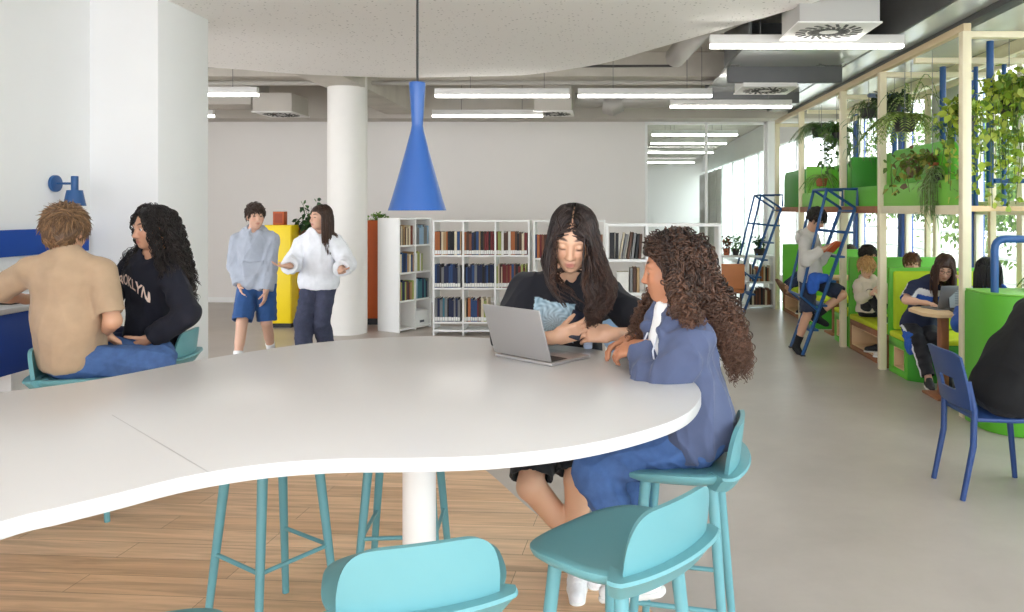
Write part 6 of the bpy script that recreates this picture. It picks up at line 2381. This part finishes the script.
I.top('shirt', (36, 44, 72), off=.020, sleeve=.9, hem=-.04, folds=(.007, .1), seed=44, vfun=stripes, mat=M('striped_cotton', vcol=True, rough=.9), slack=.022)


def track(s, v):
    col = np.tile(np.array(lin((28, 29, 36))[:3]), (len(v), 1))
    for d in 'LR':
        hi, kn, an = (s.hiL, s.knL, s.anL) if d == 'L' else (s.hiR, s.knR, s.anR)
        for a, b in ((hi, kn), (kn, an)):
            ax = nrm(b - a)
            side = np.cross(ax, s.PR[:, 1]) * (1 if d == 'L' else -1)
            side = s.PR[:, 0] * (1 if d == 'L' else -1)
            side = nrm(side - ax * np.dot(side, ax))
            w = v - a
            t_ = w @ ax
            r_ = w - t_[:, None] * ax
            rn = np.linalg.norm(r_, axis=1) + 1e-9
            m = (t_ > 0) & (t_ < np.linalg.norm(b - a)) & ((r_ @ side) / rn > .965) & (rn < .12)
            col[m] = lin((226, 226, 230))[:3]
    return col


I.bottom('track_pants', (28, 29, 36), off=.016, length=1.93, seed=45, vfun=track, mat=M('track_cloth', vcol=True, rough=.8))
I.shoes((40, 40, 44))
I.long_hair((56, 38, 30), n=700, per=8, L=(.34, .46), rad=.003, col2=(86, 60, 46), wave=(.004, .2), seed=46, fluff=.18, face_l=.060, start_f=.078)
b = MB()
for g in (1, -1):
    c = I.head + I.HR @ (np.array([.033 * g, .106, .002]) * I.hs)
    b.tube([c + I.HR @ np.array([.022 * math.cos(a), 0, .019 * math.sin(a)]) for a in np.linspace(0, 2 * PI, 20, endpoint=False)], .0018, 6, closed=True)
    b.tube([c + I.HR @ np.array([.022 * g, 0, .004]), I.head + I.HR @ np.array([.078 * g, .0, .006])], .0016, 5)
b.tube([I.head + I.HR @ (np.array([l_, .110, .006]) * I.hs) for l_ in (-.011, 0, .011)], .0016, 5)
mesh_obj('glasses', np.array(b.v) - I.rl, b.f, M('glasses_dark', (50, 36, 32), .3), I.root)
S = Sculpt(.007)
S.ell((2.93, 7.16, .43), (.10, .12, .035), None, .03)
S.ell((2.87, 7.10, .36), (.035, .10, .10), None, .03)
S.ell((2.98, 7.30, .45), (.09, .13, .04), None, .03)
v, f = S.mesh((.012, .08), 9)
o = mesh_obj('jacket', v - V3(2.9, 7.15, 0), f, M('jacket_blue', (44, 92, 182), .9, var=.08, scale=16), None, loc=(2.9, 7.15, 0))
tag(o, 'crumpled blue jacket on the lime bench beside the girl with glasses', 'jacket')

J = Person('person with black hair and blue top seen from behind over the green booth end', (3.20, 6.10, .495), (0, 1, 0), (3.15, 6.15, .94), (0, 1, 0), (3.13, 6.18, 1.105), (-.05, .95, -.25),
           wrR=(3.33, 6.42, .785), wrL=(3.02, 6.42, .785), anR=(3.29, 6.50, .085), anL=(3.11, 6.50, .085), sc=.9, skin=(206, 160, 132), shw=.16)
J.body()
J.top('hoodie', (40, 84, 170), off=.022, sleeve=1.95, hem=-.03, hood=True, folds=(.008, .1), seed=51)
J.bottom('trousers', (40, 42, 52), off=.014, seed=52)
J.shoes((60, 60, 66))
J.long_hair((20, 18, 20), n=320, L=(.26, .32), rad=.0044, col2=(40, 34, 36), seed=53, fluff=.2, start_f=.078)

K = Person('person in a black jacket sitting on the blue chair, cut by the right edge', (2.30, 4.37, .565), (1, -.05, 0), (2.56, 4.36, 1.08), (1, -.1, -.3), (2.76, 4.34, 1.22), (.93, -.1, -.3),
           wrR=(2.80, 4.20, .70), wrL=(2.80, 4.52, .70), anR=(2.62, 4.24, .09), anL=(2.62, 4.50, .09), sc=1.02, skin=(206, 160, 132), shw=.18, girth=1.1)
K.body()
K.top('jacket', (12, 12, 14), off=.036, sleeve=1.9, hem=-.10, belly=.03, folds=(.006, .14, .6), seed=55, slack=.03, neck=.066)
K.bottom('trousers', (20, 20, 26), off=.02, seed=56)
K.shoes((30, 30, 32), sole=(40, 40, 40))
K.short_hair((40, 30, 26), n=400, seed=9)

Lp = Person('person with brown hair peeking over the lime bench back', (3.42, 8.40, .485), (-.1, -1, 0), (3.37, 8.34, .87), (-.1, -1, 0), P(912, 264, 8.22), nrm((-.2, -.95, -.05)),
            anR=(3.3, 8.05, .47), anL=(3.48, 8.02, .47), kpR=(0, -.3, 1), kpL=(0, -.3, 1), sc=.78, hs=.9, skin=(220, 176, 150), wrR=(3.26, 8.1, .75), wrL=(3.5, 8.1, .75))
Lp.body()
Lp.top('sweater', (70, 90, 130), off=.022, sleeve=1.95, hem=-.02, seed=58)
Lp.bottom('trousers', (50, 54, 66), off=.014, seed=59)
Lp.shoes((200, 200, 200))
Lp.short_hair((92, 62, 42), col2=(130, 92, 62), n=420, seed=10, face_u=.05, rad=.004, L=.055)

Mp = Person('person with dark hair behind the blond child, facing right', (3.40, 9.24, .485), (.8, .5, 0), (3.38, 9.25, .90), (.8, -.2, 0), P(868, 255, 9.45), nrm((.85, -.45, -.2)),
            anR=(3.70, 9.45, .10), anL=(3.62, 9.60, .10), sc=.86, hs=.92, skin=(206, 160, 132), wrR=(3.62, 9.1, .78), wrL=(3.6, 9.45, .78))
Mp.body()
Mp.top('sweater', (60, 62, 72), off=.022, sleeve=1.95, hem=-.02, seed=60)
Mp.bottom('trousers', (50, 54, 66), off=.014, seed=61)
Mp.shoes((60, 60, 60))
Mp.short_hair((36, 28, 26), n=420, seed=11, face_u=.05, rad=.004, L=.055)

N_ = Person('person lying on the last bench with brown shoes sticking into the aisle', (3.30, 11.35, .475), (-1, -.1, .2), (3.62, 11.40, .80), (-.8, 0, .6), (3.70, 11.40, .97), nrm((-.9, -.2, -.2)),
            anR=(2.74, 11.44, .46), anL=(2.70, 11.20, .46), toeR=(-.5, .1, .85), toeL=(-.55, -.2, .8), kpR=(0, 0, 1), kpL=(0, 0, 1), sc=.84, skin=(206, 160, 132), wrR=(3.3, 11.6, .62), wrL=(3.3, 11.15, .62))
N_.body()
N_.top('sweater', (80, 110, 80), off=.022, sleeve=1.95, hem=-.02, seed=63)
N_.bottom('trousers', (40, 48, 80), off=.014, seed=64)
N_.shoes((130, 92, 70), sole=(120, 84, 64))
N_.short_hair((60, 44, 34), n=300, seed=12, face_u=.05, rad=.004)
# ================================================================= light and camera
w = bpy.data.worlds.new('day_sky')
SC.world = w
w.use_nodes = True
nt = w.node_tree
bg = nt.nodes['Background']
tc = nt.nodes.new('ShaderNodeTexCoord')
sp = nt.nodes.new('ShaderNodeSeparateXYZ')
nt.links.new(tc.outputs['Generated'], sp.inputs[0])
rr = nt.nodes.new('ShaderNodeValToRGB')
rr.color_ramp.elements[0].position = .45
rr.color_ramp.elements[0].color = (.83, .85, .88, 1)
rr.color_ramp.elements[1].position = .75
rr.color_ramp.elements[1].color = (.88, .95, 1.04, 1)
mr = nt.nodes.new('ShaderNodeMapRange')
mr.inputs['From Min'].default_value = -1
nt.links.new(sp.outputs['Z'], mr.inputs['Value'])
nt.links.new(mr.outputs['Result'], rr.inputs['Fac'])
nt.links.new(rr.outputs['Color'], bg.inputs['Color'])
bg.inputs['Strength'].default_value = 2.0

cam = bpy.data.cameras.new('camera')
cam.sensor_width = 36
cam.lens = FPX / 1024 * 36
cam.shift_x = (512 - U0) / 1024
cam.shift_y = (V0 - 306) / 1024
cam.clip_start = .05
co = bpy.data.objects.new('camera', cam)
COL.objects.link(co)
co.location = (0, 0, EYE)
co.rotation_euler = (PI / 2, 0, 0)
SC.camera = co
vs_ = SC.view_settings
vs_.view_transform = 'Standard'
vs_.look = 'None'
vs_.gamma = 1
vs_.use_curve_mapping = False
vs_.exposure = 1.62
SC.cycles.max_bounces = 10
SC.cycles.diffuse_bounces = 5
SC.cycles.transparent_max_bounces = 16
SC.cycles.use_denoising = True
SC.cycles.sample_clamp_indirect = 20
